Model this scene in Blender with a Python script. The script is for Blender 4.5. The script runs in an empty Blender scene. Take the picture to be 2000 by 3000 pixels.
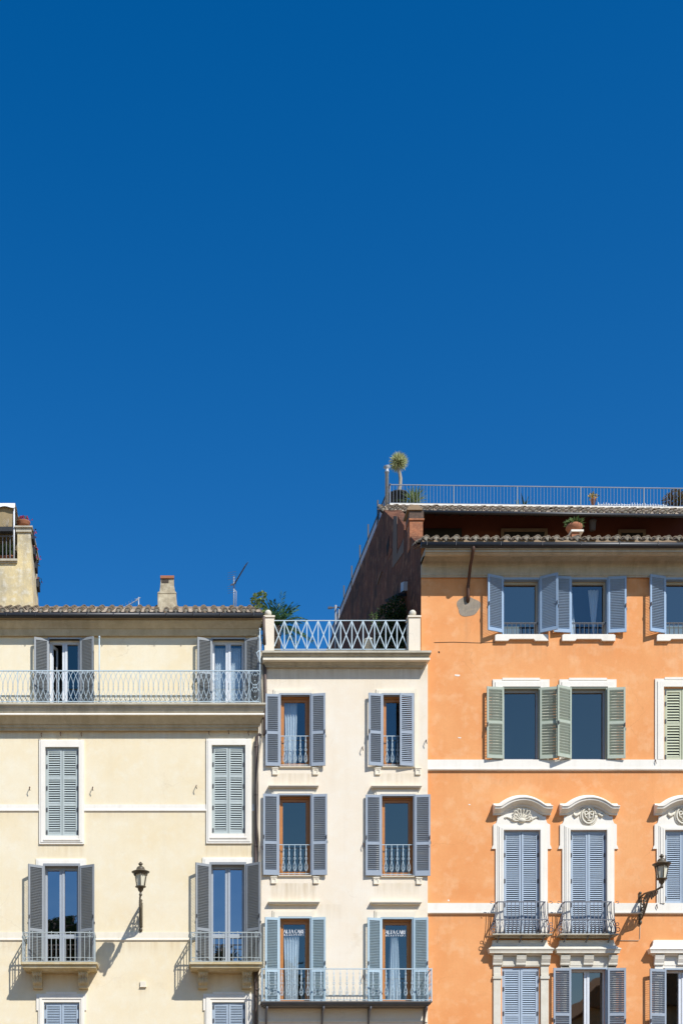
import bpy, math, random
from mathutils import Vector, Matrix
random.seed(7)
R = math.radians
scene = bpy.context.scene
COL = scene.collection

# ------------------------------------------------------------------ survey
# Metres read off the photograph: D = distance to the facades, d = how far a point stands in front of them.
D = 38.0
CAMX = -4.9
EYE = 1.7
def PX(px, d=0.0): return CAMX + (px - 510.0) / 100.0 * (D - d) / D
def PZ(py, d=0.0): return EYE + (3550.0 - py) / 100.0 * (D - d) / D

# ------------------------------------------------------------------ mesh builder
class MB:
    def __init__(s): s.v = []; s.f = []; s.m = []; s.sm = []
    def _add(s, vs, fs, m=0, smooth=False):
        b = len(s.v); s.v += [tuple(p) for p in vs]
        for f in fs: s.f.append([b + i for i in f]); s.m.append(m); s.sm.append(smooth)
    def hexa(s, p, m=0):
        s._add(p, [(0,3,2,1),(4,5,6,7),(0,1,5,4),(1,2,6,5),(2,3,7,6),(3,0,4,7)], m)
    def box(s, x0, x1, y0, y1, z0, z1, m=0):
        s.hexa([(x0,y0,z0),(x1,y0,z0),(x1,y1,z0),(x0,y1,z0),(x0,y0,z1),(x1,y0,z1),(x1,y1,z1),(x0,y1,z1)], m)
    def quad(s, a, b, c, d, m=0): s._add([a,b,c,d], [(0,1,2,3)], m)
    def prism(s, poly, y0, y1, m=0):            # poly in xz, front at y0
        n = len(poly)
        vs = [(x, y0, z) for x, z in poly] + [(x, y1, z) for x, z in poly]
        fs = [list(range(n)), list(range(2*n-1, n-1, -1))]
        for i in range(n): j = (i+1) % n; fs.append((i, i+n, j+n, j))
        s._add(vs, fs, m)
    def prism_x(s, poly, x0, x1, m=0):          # poly in (y, z), swept along x
        n = len(poly)
        vs = [(x0, y, z) for y, z in poly] + [(x1, y, z) for y, z in poly]
        fs = [list(range(n)), list(range(2*n-1, n-1, -1))]
        for i in range(n): j = (i+1) % n; fs.append((i, i+n, j+n, j))
        s._add(vs, fs, m)
    def ring(s, xo0, xo1, zo0, zo1, xi0, xi1, zi0, zi1, y0, y1, m=0):   # mitred picture frame
        o = [(xo0,zo0),(xo1,zo0),(xo1,zo1),(xo0,zo1)]; i = [(xi0,zi0),(xi1,zi0),(xi1,zi1),(xi0,zi1)]
        vs = [(x,y0,z) for x,z in o] + [(x,y0,z) for x,z in i] + [(x,y1,z) for x,z in o] + [(x,y1,z) for x,z in i]
        fs = []
        for k in range(4):
            l = (k+1) % 4
            fs += [(k,l,4+l,4+k), (8+k,12+k,12+l,8+l), (k,8+k,8+l,l), (4+k,4+l,12+l,12+k)]
        s._add(vs, fs, m)
    def ushape(s, xo0, xo1, zo1, xi0, xi1, zi1, z0, y0, y1, m=0):        # jambs and head, open below
        s.prism([(xo0,z0),(xi0,z0),(xi0,zi1),(xi1,zi1),(xi1,z0),(xo1,z0),(xo1,zo1),(xo0,zo1)], y0, y1, m)
    def sweep(s, xl, xr, yw, prof, m=0, ends=True, back=0.0):   # moulding (d, z) along the wall, returned at both ends
        rows = []
        for d, z in prof:
            e = d if ends else 0.0
            rows.append([(xl-e, yw+back, z), (xl-e, yw-d, z), (xr+e, yw-d, z), (xr+e, yw+back, z)])
        vs = [p for r in rows for p in r]; fs = []
        for i in range(len(rows)-1):
            for k in range(3): fs.append((4*i+k, 4*i+k+1, 4*i+4+k+1, 4*i+4+k))
        n = 4*(len(rows)-1)
        fs.append((3,2,1,0)); fs.append((n, n+1, n+2, n+3))
        s._add(vs, fs, m)
    def tube(s, pts, r, n=6, m=0, smooth=True):
        pts = [Vector(p) for p in pts]; k = len(pts)
        rs = r if isinstance(r, (list, tuple)) else [r]*k
        vs = []; u = None
        for i, p in enumerate(pts):
            t = (pts[min(i+1,k-1)] - pts[max(i-1,0)])
            if t.length < 1e-9: t = Vector((0,0,1))
            t.normalize()
            if u is None:
                a = Vector((0,0,1)) if abs(t.z) < .9 else Vector((0,1,0))
                u = t.cross(a).normalized()
            else:
                u = (u - t*u.dot(t))
                if u.length < 1e-6: u = t.orthogonal()
                u.normalize()
            w = t.cross(u)
            for j in range(n):
                an = 2*math.pi*(j+.5)/n
                vs.append(p + (u*math.cos(an) + w*math.sin(an))*rs[i])
        fs = []
        for i in range(k-1):
            for j in range(n):
                l = (j+1) % n
                fs.append((i*n+j, i*n+l, (i+1)*n+l, (i+1)*n+j))
        fs.append(list(range(n-1,-1,-1))); fs.append([ (k-1)*n+j for j in range(n)])
        s._add(vs, fs, m, smooth)
    def bar(s, a, b, w, h=None, m=0):             # square bar between two points
        s.tube([a, b], (w/1.414), 4, m, False)
    def loop(s, c, rad, r, axis='y', n=14, m=0, a0=0, a1=360, ry=None):
        ry = ry or rad; pts = []
        for i in range(n+1):
            a = R(a0 + (a1-a0)*i/n)
            if axis == 'y': pts.append((c[0]+rad*math.cos(a), c[1], c[2]+ry*math.sin(a)))
            elif axis == 'x': pts.append((c[0], c[1]+rad*math.cos(a), c[2]+ry*math.sin(a)))
            else: pts.append((c[0]+rad*math.cos(a), c[1]+ry*math.sin(a), c[2]))
        s.tube(pts, r, 5, m)
    def lathe(s, c, prof, n=16, m=0, smooth=True, lean=(0,0)):
        vs = []; z0 = prof[0][1]
        for r, z in prof:
            for j in range(n):
                a = 2*math.pi*(j+.5)/n
                vs.append((c[0]+r*math.cos(a)+lean[0]*(z-z0), c[1]+r*math.sin(a)+lean[1]*(z-z0), c[2]+z))
        fs = []
        for i in range(len(prof)-1):
            for j in range(n):
                l = (j+1) % n; fs.append((i*n+j, i*n+l, (i+1)*n+l, (i+1)*n+j))
        fs.append(list(range(n-1,-1,-1))); fs.append([(len(prof)-1)*n+j for j in range(n)])
        s._add(vs, fs, m, smooth)
    def ball(s, c, rx, ry=None, rz=None, nu=12, nv=8, m=0, rot=None):
        ry = ry or rx; rz = rz or rx; c = Vector(c)
        vs = []; fs = []
        for i in range(nv+1):
            t = math.pi*i/nv
            for j in range(nu):
                a = 2*math.pi*j/nu
                p = Vector((rx*math.sin(t)*math.cos(a), ry*math.sin(t)*math.sin(a), rz*math.cos(t)))
                if rot: p = rot @ p
                vs.append(c + p)
        for i in range(nv):
            for j in range(nu):
                l = (j+1) % nu; fs.append((i*nu+j, (i+1)*nu+j, (i+1)*nu+l, i*nu+l))
        s._add(vs, fs, m, True)
    def leaf(s, p, dr, ln, w, m=0, droop=0.0):   # small folded blade
        p = Vector(p); dr = Vector(dr).normalized()
        sd = dr.cross(Vector((random.uniform(-1,1), random.uniform(-1,1), random.uniform(-1,1))))
        if sd.length < 1e-4: sd = dr.orthogonal()
        sd.normalize()
        mid = p + dr*ln*.5; tip = p + dr*ln + Vector((0,0,-droop*ln)); mid.z -= droop*ln*.2
        s._add([p, mid - sd*w, tip, mid + sd*w], [(0,1,2,3)], m)
    def build(s, name, mats, parent=None, label=None):
        me = bpy.data.meshes.new(name)
        xs = [p[0] for p in s.v]; ys = [p[1] for p in s.v]; zs = [p[2] for p in s.v]
        c = Vector(((min(xs)+max(xs))/2, (min(ys)+max(ys))/2, min(zs)))
        me.from_pydata([(p[0]-c.x, p[1]-c.y, p[2]-c.z) for p in s.v], [], s.f)
        if not isinstance(mats, (list, tuple)): mats = [mats]
        for q in mats: me.materials.append(q)
        me.polygons.foreach_set('material_index', s.m)
        me.polygons.foreach_set('use_smooth', s.sm)
        me.update()
        import bmesh
        bm = bmesh.new(); bm.from_mesh(me); bmesh.ops.recalc_face_normals(bm, faces=bm.faces); bm.to_mesh(me); bm.free()
        o = bpy.data.objects.new(name, me); COL.objects.link(o)
        WL[o.name] = c
        if parent is not None:
            o.parent = parent; o.location = c - WL[parent.name]
        else: o.location = c
        if label: o['label'] = label
        return o
WL = {}
def thing(name, loc, label, cat, group=None):
    o = bpy.data.objects.new(name, None); COL.objects.link(o)
    o.empty_display_size = .2
    o.location = loc; WL[o.name] = Vector(loc)
    tag(o, label, cat, group); return o
def tag(o, label, cat, group=None):
    o['label'] = label; o['category'] = cat
    if group: o['group'] = group
def copy_tree(o, parent=None):
    c = o.copy(); COL.objects.link(c)
    if parent is not None: c.parent = parent
    for ch in list(o.children): copy_tree(ch, c)
    return c

# ------------------------------------------------------------------ materials
def nodes(name):
    m = bpy.data.materials.new(name); m.use_nodes = True
    nt = m.node_tree; b = nt.nodes['Principled BSDF']
    return m, nt, b
def noise(nt, co, scale, detail=5, rough=.6, zs=None):
    n = nt.nodes.new('ShaderNodeTexNoise'); n.inputs['Scale'].default_value = scale
    n.inputs['Detail'].default_value = detail; n.inputs['Roughness'].default_value = rough
    if zs:
        mp = nt.nodes.new('ShaderNodeMapping'); mp.inputs['Scale'].default_value = zs
        nt.links.new(co, mp.inputs['Vector']); co = mp.outputs['Vector']
    nt.links.new(co, n.inputs['Vector']); return n.outputs['Fac']
def ramp(nt, fac, a, b, lo=0., hi=1.):
    r = nt.nodes.new('ShaderNodeValToRGB')
    r.color_ramp.elements[0].position = a; r.color_ramp.elements[1].position = b
    r.color_ramp.elements[0].color = (lo,lo,lo,1); r.color_ramp.elements[1].color = (hi,hi,hi,1)
    nt.links.new(fac, r.inputs['Fac']); return r.outputs['Color']
def mix(nt, fac, a, b, mode='MIX'):
    x = nt.nodes.new('ShaderNodeMix'); x.data_type = 'RGBA'; x.blend_type = mode
    for sock, val in ((x.inputs[0], fac), (x.inputs[6], a), (x.inputs[7], b)):
        if hasattr(val, 'is_linked') or isinstance(val, bpy.types.NodeSocket): nt.links.new(val, sock)
        else: sock.default_value = val if not isinstance(val, tuple) else (*val[:3], 1)
    return x.outputs[2]
def surf(name, col, dark=None, light=None, sc=2.0, rough=.85, bump=.15, bsc=40., streak=0., stcol=None, metal=0., spec=.3, amount=.6, island=0.0, fine=0.25):
    m, nt, b = nodes(name)
    tc = nt.nodes.new('ShaderNodeTexCoord'); co = tc.outputs['Object']
    dark = dark or tuple(c*.72 for c in col); light = light or tuple(min(1, c*1.1) for c in col)
    c = mix(nt, ramp(nt, noise(nt, co, sc, 6, .65), .35, .68, 0, amount), col, dark)
    c = mix(nt, ramp(nt, noise(nt, co, sc*2.7+1.3, 5, .6), .5, .75, 0, amount*.8), c, light)
    if fine: c = mix(nt, ramp(nt, noise(nt, co, sc*16+9, 3, .7), .4, .75, 0, fine), c, tuple(q*.7 for q in col))
    if streak:
        s = ramp(nt, noise(nt, co, 1.0, 5, .7, (3.2, 3.2, .22)), .5, .78, 0, streak)
        c = mix(nt, s, c, stcol or dark)
    if island:
        g = nt.nodes.new('ShaderNodeNewGeometry')
        c = mix(nt, ramp(nt, g.outputs['Random Per Island'], 0, 1, 0, island), c, tuple(q*.45 for q in col))
    nt.links.new(c, b.inputs['Base Color'])
    b.inputs['Roughness'].default_value = rough; b.inputs['Metallic'].default_value = metal
    b.inputs['Specular IOR Level'].default_value = spec
    if bump:
        bp = nt.nodes.new('ShaderNodeBump'); bp.inputs['Strength'].default_value = bump; bp.inputs['Distance'].default_value = .02
        nt.links.new(noise(nt, co, bsc, 4, .7), bp.inputs['Height']); nt.links.new(bp.outputs['Normal'], b.inputs['Normal'])
    return m
def stains(m, items, col, crack=None):
    """rain streaks below sills and ledges: (x0, x1, top z, length, strength) on the wall itself"""
    nt = m.node_tree; b = nt.nodes['Principled BSDF']; src = b.inputs['Base Color'].links[0].from_socket
    N = nt.nodes.new; L = nt.links.new
    g = N('ShaderNodeNewGeometry'); sp = N('ShaderNodeSeparateXYZ'); L(g.outputs['Position'], sp.inputs[0])
    def mr(sock, a, b_, lo, hi):
        n = N('ShaderNodeMapRange'); n.interpolation_type = 'SMOOTHSTEP'; n.inputs[1].default_value = a; n.inputs[2].default_value = b_; n.inputs[3].default_value = lo; n.inputs[4].default_value = hi
        L(sock, n.inputs[0]); return n.outputs[0]
    def op(a, c, o):
        n = N('ShaderNodeMath'); n.operation = o
        for i, v in enumerate((a, c)):
            if isinstance(v, (int, float)): n.inputs[i].default_value = v
            else: L(v, n.inputs[i])
        return n.outputs[0]
    acc = None
    for x0, x1, zt, ln, st in items:
        v = op(mr(sp.outputs[0], x0-.06, x0+.06, 0, st), mr(sp.outputs[0], x1-.06, x1+.06, 1, 0), 'MULTIPLY')
        v = op(v, op(mr(sp.outputs[2], zt-ln, zt, 0, 1), mr(sp.outputs[2], zt, zt+.03, 1, 0), 'MULTIPLY'), 'MULTIPLY')
        acc = v if acc is None else op(acc, v, 'MAXIMUM')
    f = op(acc, ramp(nt, noise(nt, g.outputs['Position'], 1.0, 4, .65, (9, 9, .55)), .36, .66, .12, 1), 'MULTIPLY')
    c = mix(nt, f, src, col)
    if crack:
        vo = N('ShaderNodeTexVoronoi'); vo.feature = 'DISTANCE_TO_EDGE'; vo.inputs['Scale'].default_value = .55
        wob = N('ShaderNodeVectorMath'); wob.operation = 'MULTIPLY_ADD'
        nz = N('ShaderNodeTexNoise'); nz.inputs['Scale'].default_value = 2.2; nz.inputs['Detail'].default_value = 6; L(g.outputs['Position'], nz.inputs['Vector'])
        wob.inputs[1].default_value = (.5,.5,.5); L(nz.outputs['Color'], wob.inputs[0]); L(g.outputs['Position'], wob.inputs[2]); L(wob.outputs[0], vo.inputs['Vector'])
        line = op(mr(vo.outputs['Distance'], 0, .007, 1, 0), ramp(nt, noise(nt, g.outputs['Position'], .45, 2), .5, .62), 'MULTIPLY')
        c = mix(nt, op(line, .28, 'MULTIPLY'), c, crack)
        # a few pale repairs and grimy blotches
        c = mix(nt, ramp(nt, noise(nt, g.outputs['Position'], .9, 7, .72), .60, .70, 0, .30), c, col)
    L(c, b.inputs['Base Color'])
def glass(name, refl=.35, tint=(.5,.72,1.), thru=(.35,.4,.45), warp=.004):
    m, nt, b = nodes(name); nt.nodes.remove(b)
    out = nt.nodes['Material Output']
    tr = nt.nodes.new('ShaderNodeBsdfTransparent'); tr.inputs[0].default_value = (*thru,1)
    gl = nt.nodes.new('ShaderNodeBsdfGlossy'); gl.inputs['Roughness'].default_value = .015; gl.inputs[0].default_value = (*tint,1)
    tc = nt.nodes.new('ShaderNodeTexCoord')
    bp = nt.nodes.new('ShaderNodeBump'); bp.inputs['Strength'].default_value = 1; bp.inputs['Distance'].default_value = warp
    nt.links.new(noise(nt, tc.outputs['Object'], 1.6, 1, .4), bp.inputs['Height']); nt.links.new(bp.outputs['Normal'], gl.inputs['Normal'])
    mx = nt.nodes.new('ShaderNodeMixShader'); mx.inputs[0].default_value = refl
    nt.links.new(tr.outputs[0], mx.inputs[1]); nt.links.new(gl.outputs[0], mx.inputs[2]); nt.links.new(mx.outputs[0], out.inputs[0])
    return m
def foliage(name, a, b2, trans=.25):
    m, nt, b = nodes(name)
    g = nt.nodes.new('ShaderNodeNewGeometry')
    c = mix(nt, g.outputs['Random Per Island'], a, b2)
    nt.links.new(c, b.inputs['Base Color']); b.inputs['Roughness'].default_value = .55; b.inputs['Specular IOR Level'].default_value = .3
    tl = nt.nodes.new('ShaderNodeBsdfTranslucent'); nt.links.new(c, tl.inputs[0])
    mx = nt.nodes.new('ShaderNodeMixShader'); mx.inputs[0].default_value = trans
    nt.links.new(b.outputs[0], mx.inputs[1]); nt.links.new(tl.outputs[0], mx.inputs[2])
    nt.links.new(mx.outputs[0], nt.nodes['Material Output'].inputs[0]); return m

M = {}
M['cream'] = surf('cream_stucco', (.84,.735,.53), dark=(.80,.645,.39), light=(.85,.77,.60), sc=.75, streak=.25, stcol=(.72,.61,.42), bump=.15, amount=.75, fine=.12)
M['pale'] = surf('pale_stucco', (.84,.74,.59), dark=(.80,.66,.47), light=(.85,.78,.65), sc=.8, streak=.25, stcol=(.68,.57,.43), bump=.15, amount=.65, fine=.12)
M['orange'] = surf('orange_stucco', (.83,.382,.148), dark=(.76,.29,.092), light=(.85,.475,.24), sc=.6, streak=.4, stcol=(.72,.31,.10), bump=.15, amount=.85, fine=.18)
M['trim'] = surf('white_trim', (.86,.805,.70), dark=(.72,.66,.54), sc=1.4, streak=.35, stcol=(.58,.50,.38), bump=.06, amount=.35, fine=.1)
M['trim_cream'] = surf('cream_trim', (.84,.76,.61), dark=(.70,.60,.42), sc=1.2, streak=.3, stcol=(.56,.46,.30), bump=.06, amount=.4, fine=.1)
M['cornice'] = surf('grey_cornice_stone', (.52,.47,.36), dark=(.34,.30,.22), light=(.62,.57,.46), sc=1.6, streak=.6, stcol=(.26,.23,.17), bump=.15, amount=.6)
M['cornice_warm'] = surf('stained_cornice_stone', (.60,.51,.34), dark=(.38,.30,.18), light=(.68,.6,.44), sc=1.6, streak=.5, stcol=(.34,.27,.16), bump=.15, amount=.6)
M['stone'] = surf('carved_stone', (.74,.69,.57), dark=(.56,.49,.36), sc=3, streak=.4, stcol=(.48,.42,.31), bump=.1, amount=.5)
M['slab'] = surf('stained_balcony_stone', (.62,.52,.33), dark=(.50,.36,.14), light=(.70,.63,.48), sc=3.5, streak=.3, stcol=(.32,.26,.16), bump=.2, amount=.8)
M['dark_slab'] = surf('dark_balcony_slab', (.16,.15,.14), sc=3)
M['flank'] = surf('dark_red_brown_plaster', (.19,.068,.032), dark=(.03,.018,.010), light=(.32,.16,.085), sc=.75, streak=1.0, stcol=(.035,.024,.014), bump=.8, amount=1.0)  # dark red-brown with darker vertical streaks
M['attic'] = surf('shaded_red_plaster', (.09,.025,.012), sc=1.2)  # deep shade under the upper eave is put into this colour
M['brick_red'] = surf('flaking_red_plaster', (.44,.165,.075), dark=(.23,.10,.055), light=(.52,.25,.13), sc=5, bump=.6, bsc=25, amount=1.0)
M['tower'] = surf('weathered_yellow_plaster', (.76,.60,.31), dark=(.36,.31,.22), light=(.84,.80,.68), sc=1.1, streak=.8, stcol=(.42,.37,.27), bump=.35, bsc=18, amount=1.0)
M['cement'] = surf('grey_cement_patch', (.33,.275,.21), dark=(.24,.20,.15), light=(.45,.34,.22), sc=4, bump=.5, amount=1)
M['dark'] = surf('dark_room', (.012,.011,.010), bump=0)
M['gutter'] = surf('black_gutter', (.025,.025,.027), rough=.45, bump=0, spec=.5)
M['tile'] = surf('clay_roof_tile', (.52,.41,.29), dark=(.32,.27,.20), light=(.60,.44,.29), sc=5, rough=.9, bump=.5, bsc=35, amount=1, island=.6)
M['tile_edge'] = surf('clay_tile_bed', (.35,.24,.14), dark=(.2,.14,.09), sc=5)
M['mortar'] = surf('tile_end_mortar', (.50,.44,.34), dark=(.24,.21,.17), light=(.5,.44,.35), sc=6, bump=.5, amount=1, island=.5)
M['terracotta'] = surf('terracotta', (.40,.16,.08), dark=(.30,.12,.06), sc=6, bump=.2)
def paint(name, col, rough=.6): return surf(name, col, dark=tuple(c*.78 for c in col), light=tuple(min(1,c*1.1) for c in col), sc=3, rough=rough, bump=.05, bsc=80, streak=.2, amount=.45, spec=.35)
M['sh_blue'] = paint('blue_grey_shutter_paint', (.40,.475,.55))
M['sh_blue2'] = paint('pale_blue_shutter_paint', (.44,.56,.61))
M['sh_slate'] = paint('slate_blue_shutter_paint', (.33,.375,.425))
M['sh_top'] = paint('cornflower_shutter_paint', (.31,.425,.56))
M['sh_grey'] = paint('grey_shutter_paint', (.30,.315,.32))
M['sh_sage'] = paint('sage_shutter_paint', (.48,.53,.50))
M['sh_green'] = paint('green_shutter_paint', (.42,.46,.36))
M['sh_cream'] = paint('straw_green_shutter_paint', (.52,.53,.36))
M['wood'] = surf('varnished_wood', (.52,.21,.045), dark=(.36,.13,.03), sc=4, rough=.4, bump=.1, spec=.5)
M['frame_white'] = paint('white_sash_paint', (.74,.75,.76), .4)
M['frame_grey'] = paint('grey_sash_paint', (.40,.43,.46), .5)
M['frame_beige'] = paint('beige_sash_paint', (.52,.48,.38), .5)
M['iron_pale'] = paint('pale_blue_iron', (.50,.60,.64), .5)
M['iron_grey'] = paint('grey_green_iron', (.42,.46,.44), .5)
M['iron_dark'] = surf('dark_iron', (.05,.05,.055), rough=.5, bump=.1, spec=.5)
M['iron_mid'] = surf('worn_grey_iron', (.17,.17,.185), rough=.5, bump=.1, spec=.5)
M['steel'] = surf('galvanised_steel', (.42,.44,.46), rough=.45, bump=.05, metal=.3)
M['rail_dark'] = surf('weathered_rail_paint', (.21,.245,.30), rough=.6, bump=.05)
M['rust'] = surf('rusty_pipe', (.11,.055,.035), dark=(.05,.03,.022), light=(.3,.13,.06), sc=5, rough=.6)
M['pipe'] = surf('brown_drainpipe', (.13,.095,.08), sc=3, rough=.5)
M['bronze'] = surf('bronze_lamp_metal', (.11,.085,.05), dark=(.06,.05,.035), light=(.2,.16,.08), sc=8, rough=.45, spec=.5)
M['cable'] = surf('pale_cable', (.45,.38,.28), bump=0)
M['curtain'] = surf('white_curtain', (.84,.86,.85), bump=0, sc=3, amount=.2, fine=0)
M['pane_reflection'] = surf('pale_pane_reflection', (.62,.66,.60), bump=0, sc=3, amount=.2, fine=0)  # pale sheet colour standing for a reflection low in the panes
M['canvas'] = surf('tan_canvas', (.37,.28,.15), sc=2, bump=.1)
M['canvas_white'] = surf('white_canvas', (.85,.84,.80), sc=2, bump=.1, amount=.3)
M['letters'] = surf('white_window_lettering', (.92,.92,.92), bump=0, amount=0, fine=0)
M['lampglass'] = surf('milky_lamp_glass', (.72,.66,.50), rough=.15, bump=0, spec=.6, sc=4, amount=.3)
M['glass'] = glass('window_glass', .30, warp=.0012, tint=(.85,.62,.46))
M['glass_clear'] = glass('clear_window_glass', .17, tint=(.8,.8,.75), thru=(.74,.8,.84))
M['glass_dark'] = glass('dark_window_glass', .22, warp=.0012, tint=(.7,.6,.5))
M['glass_bright'] = glass('bright_window_glass', .50, tint=(.75,.62,.62))
M['glass_top'] = glass('hazy_window_glass', .30, tint=(.9,.75,.6), thru=(.62,.67,.70), warp=.0012)
M['leaf_dark'] = foliage('dark_leaves', (.012,.03,.010), (.03,.07,.018))
M['leaf_mid'] = foliage('green_leaves', (.06,.11,.03), (.20,.27,.09))
M['leaf_palm'] = foliage('palm_leaves', (.02,.07,.03), (.08,.17,.06), .2)
M['leaf_yucca'] = foliage('yucca_leaves', (.38,.42,.17), (.70,.68,.42), .4)
M['leaf_agave'] = foliage('agave_leaves', (.10,.17,.045), (.34,.40,.14), .35)
M['leaf_rust'] = foliage('autumn_leaves', (.20,.08,.03), (.10,.12,.03))
M['flower_red'] = foliage('red_petals', (.5,.02,.06), (.35,.02,.10))
M['flower_yellow'] = foliage('yellow_petals', (.75,.45,.06), (.8,.6,.2))
M['bark'] = surf('pale_bark', (.38,.32,.24), sc=12, bump=.5)
M['bark_dark'] = surf('dark_bark', (.08,.06,.045), sc=12, bump=.5)
M['soil_pot'] = surf('dark_planter', (.03,.032,.035), rough=.6)
M['paving'] = surf('piazza_paving', (.19,.12,.065), dark=(.15,.095,.05), sc=.5, bump=.1)
SUN_E = 5.0; SKY_S = .138; SKY_AIR = 1.0; SKY_DUST = .2; SKY_OZ = 3.0; SKY_SAT = 1.41

# ------------------------------------------------------------------ building components
class House:
    def __init__(s, d0, root): s.d = d0; s.y = -d0; s.root = root; s.op = []
    def x(s, px, d=0.0): return PX(px, s.d + d)
    def z(s, py, d=0.0): return PZ(py, s.d + d)
    def hole(s, xa, xb, yt, yb):
        o = (s.x(xa), s.x(xb), s.z(yb), s.z(yt)); s.op.append(o); return o

def facade(h, x0, x1, z0, z1, mat, reveal=.24, depth=.8):
    xs = sorted({x0, x1} | {o[0] for o in h.op} | {o[1] for o in h.op})
    zs = sorted({z0, z1} | {o[2] for o in h.op} | {o[3] for o in h.op})
    mb = MB(); y = h.y
    def inside(x, z): return any(o[0]-1e-6 < x < o[1]+1e-6 and o[2]-1e-6 < z < o[3]+1e-6 for o in h.op)
    for i in range(len(xs)-1):
        k = 0
        while k < len(zs)-1:
            if inside((xs[i]+xs[i+1])/2, (zs[k]+zs[k+1])/2): k += 1; continue
            j = k
            while j+1 < len(zs)-1 and not inside((xs[i]+xs[i+1])/2, (zs[j+1]+zs[j+2])/2): j += 1
            mb.quad((xs[i],y,zs[k]), (xs[i+1],y,zs[k]), (xs[i+1],y,zs[j+1]), (xs[i],y,zs[j+1])); k = j+1
    for a, b, c, e in h.op:
        for ya, yb, m in ((y, y+reveal, 0), (y+reveal, y+depth, 1)):
            mb.quad((a,ya,c), (a,yb,c), (a,yb,e), (a,ya,e), m); mb.quad((b,ya,c), (b,ya,e), (b,yb,e), (b,yb,c), m)
            mb.quad((a,ya,e), (a,yb,e), (b,yb,e), (b,ya,e), m); mb.quad((a,ya,c), (b,ya,c), (b,yb,c), (a,yb,c), m)
        mb.quad((a,y+depth,c), (b,y+depth,c), (b,y+depth,e), (a,y+depth,e), 1)
    return mb

def window(h, o, kind, fm, gm, rec=.17, fw=.055, rail=None, top=None, label=None, ajar=False):
    x0, x1, z0, z1 = o; y = h.y + rec; mb = MB(); g = MB()
    top = top or fw
    mb.ring(x0, x1, z0, z1, x0+fw, x1-fw, z0+fw, z1-top, y, y+.07)
    if kind == 'double':
        xm = (x0+x1)/2; ms = .075
        mb.box(xm-ms, xm-.006, y-.012, y+.05, z0+fw+.002, z1-top-.002); mb.box(xm+.006, xm+ms, y-.03, y+.05, z0+fw+.002, z1-top-.002)
        mb.box(xm-.006, xm+.006, y+.01, y+.05, z0+fw+.002, z1-top-.002)
        spans = [(x0+fw, xm-ms), (xm+ms, x1-fw)]
    else: spans = [(x0+fw, x1-fw)]
    if kind == 'wood':      # inner sash with visible thickness
        xa, xb = spans[0]
        mb.ring(xa+.004, xb-.004, z0+fw+.004, z1-top-.004, xa+.075, xb-.075, z0+fw+.10, z1-top-.075, y+.03, y+.085)
        spans = [(xa+.075, xb-.075)]
    for k, (xa, xb) in enumerate(spans):
        if ajar and k == 0:   # left leaf swung inwards
            a = R(62); L = xb-xa
            P = lambda u, n: (xa+.01+u*math.cos(a)-n*math.sin(a), y+.03+u*math.sin(a)+n*math.cos(a))
            for u0, u1, za, zb in ((0,.06,z0+fw,z1-top), (L-.06,L,z0+fw,z1-top), (.06,L-.06,z0+fw,z0+fw+.08), (.06,L-.06,z1-top-.08,z1-top)):
                q = [P(u0,0), P(u1,0), P(u1,.04), P(u0,.04)]
                mb.hexa([(p[0],p[1],za) for p in q] + [(p[0],p[1],zb) for p in q])
            q = P(.06,.02), P(L-.06,.02)
            g.quad((*q[0],z0+fw), (*q[1],z0+fw), (*q[1],z1-top), (*q[0],z1-top)); continue
        if rail:
            zr = z0 + rail*(z1-z0)
            mb.box(xa+.002, xb-.002, y+.004, y+.052, zr-.06, zr+.06)
            mb.box(xa+.002, xb-.002, y+.004, y+.052, z0+fw+.002, z0+fw+.09)
        e = [random.uniform(-.006,.006) for _ in range(3)]
        g.quad((xa-.01,y+.06+e[0],z0+fw-.01), (xb+.01,y+.06+e[1],z0+fw-.01), (xb+.01,y+.06+e[1]+e[2],z1-top+.01), (xa-.01,y+.06+e[0]+e[2],z1-top+.01))
    w = mb.build('window', fm, h.root, label)
    g.build('pane', gm, w)
    return w

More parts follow.
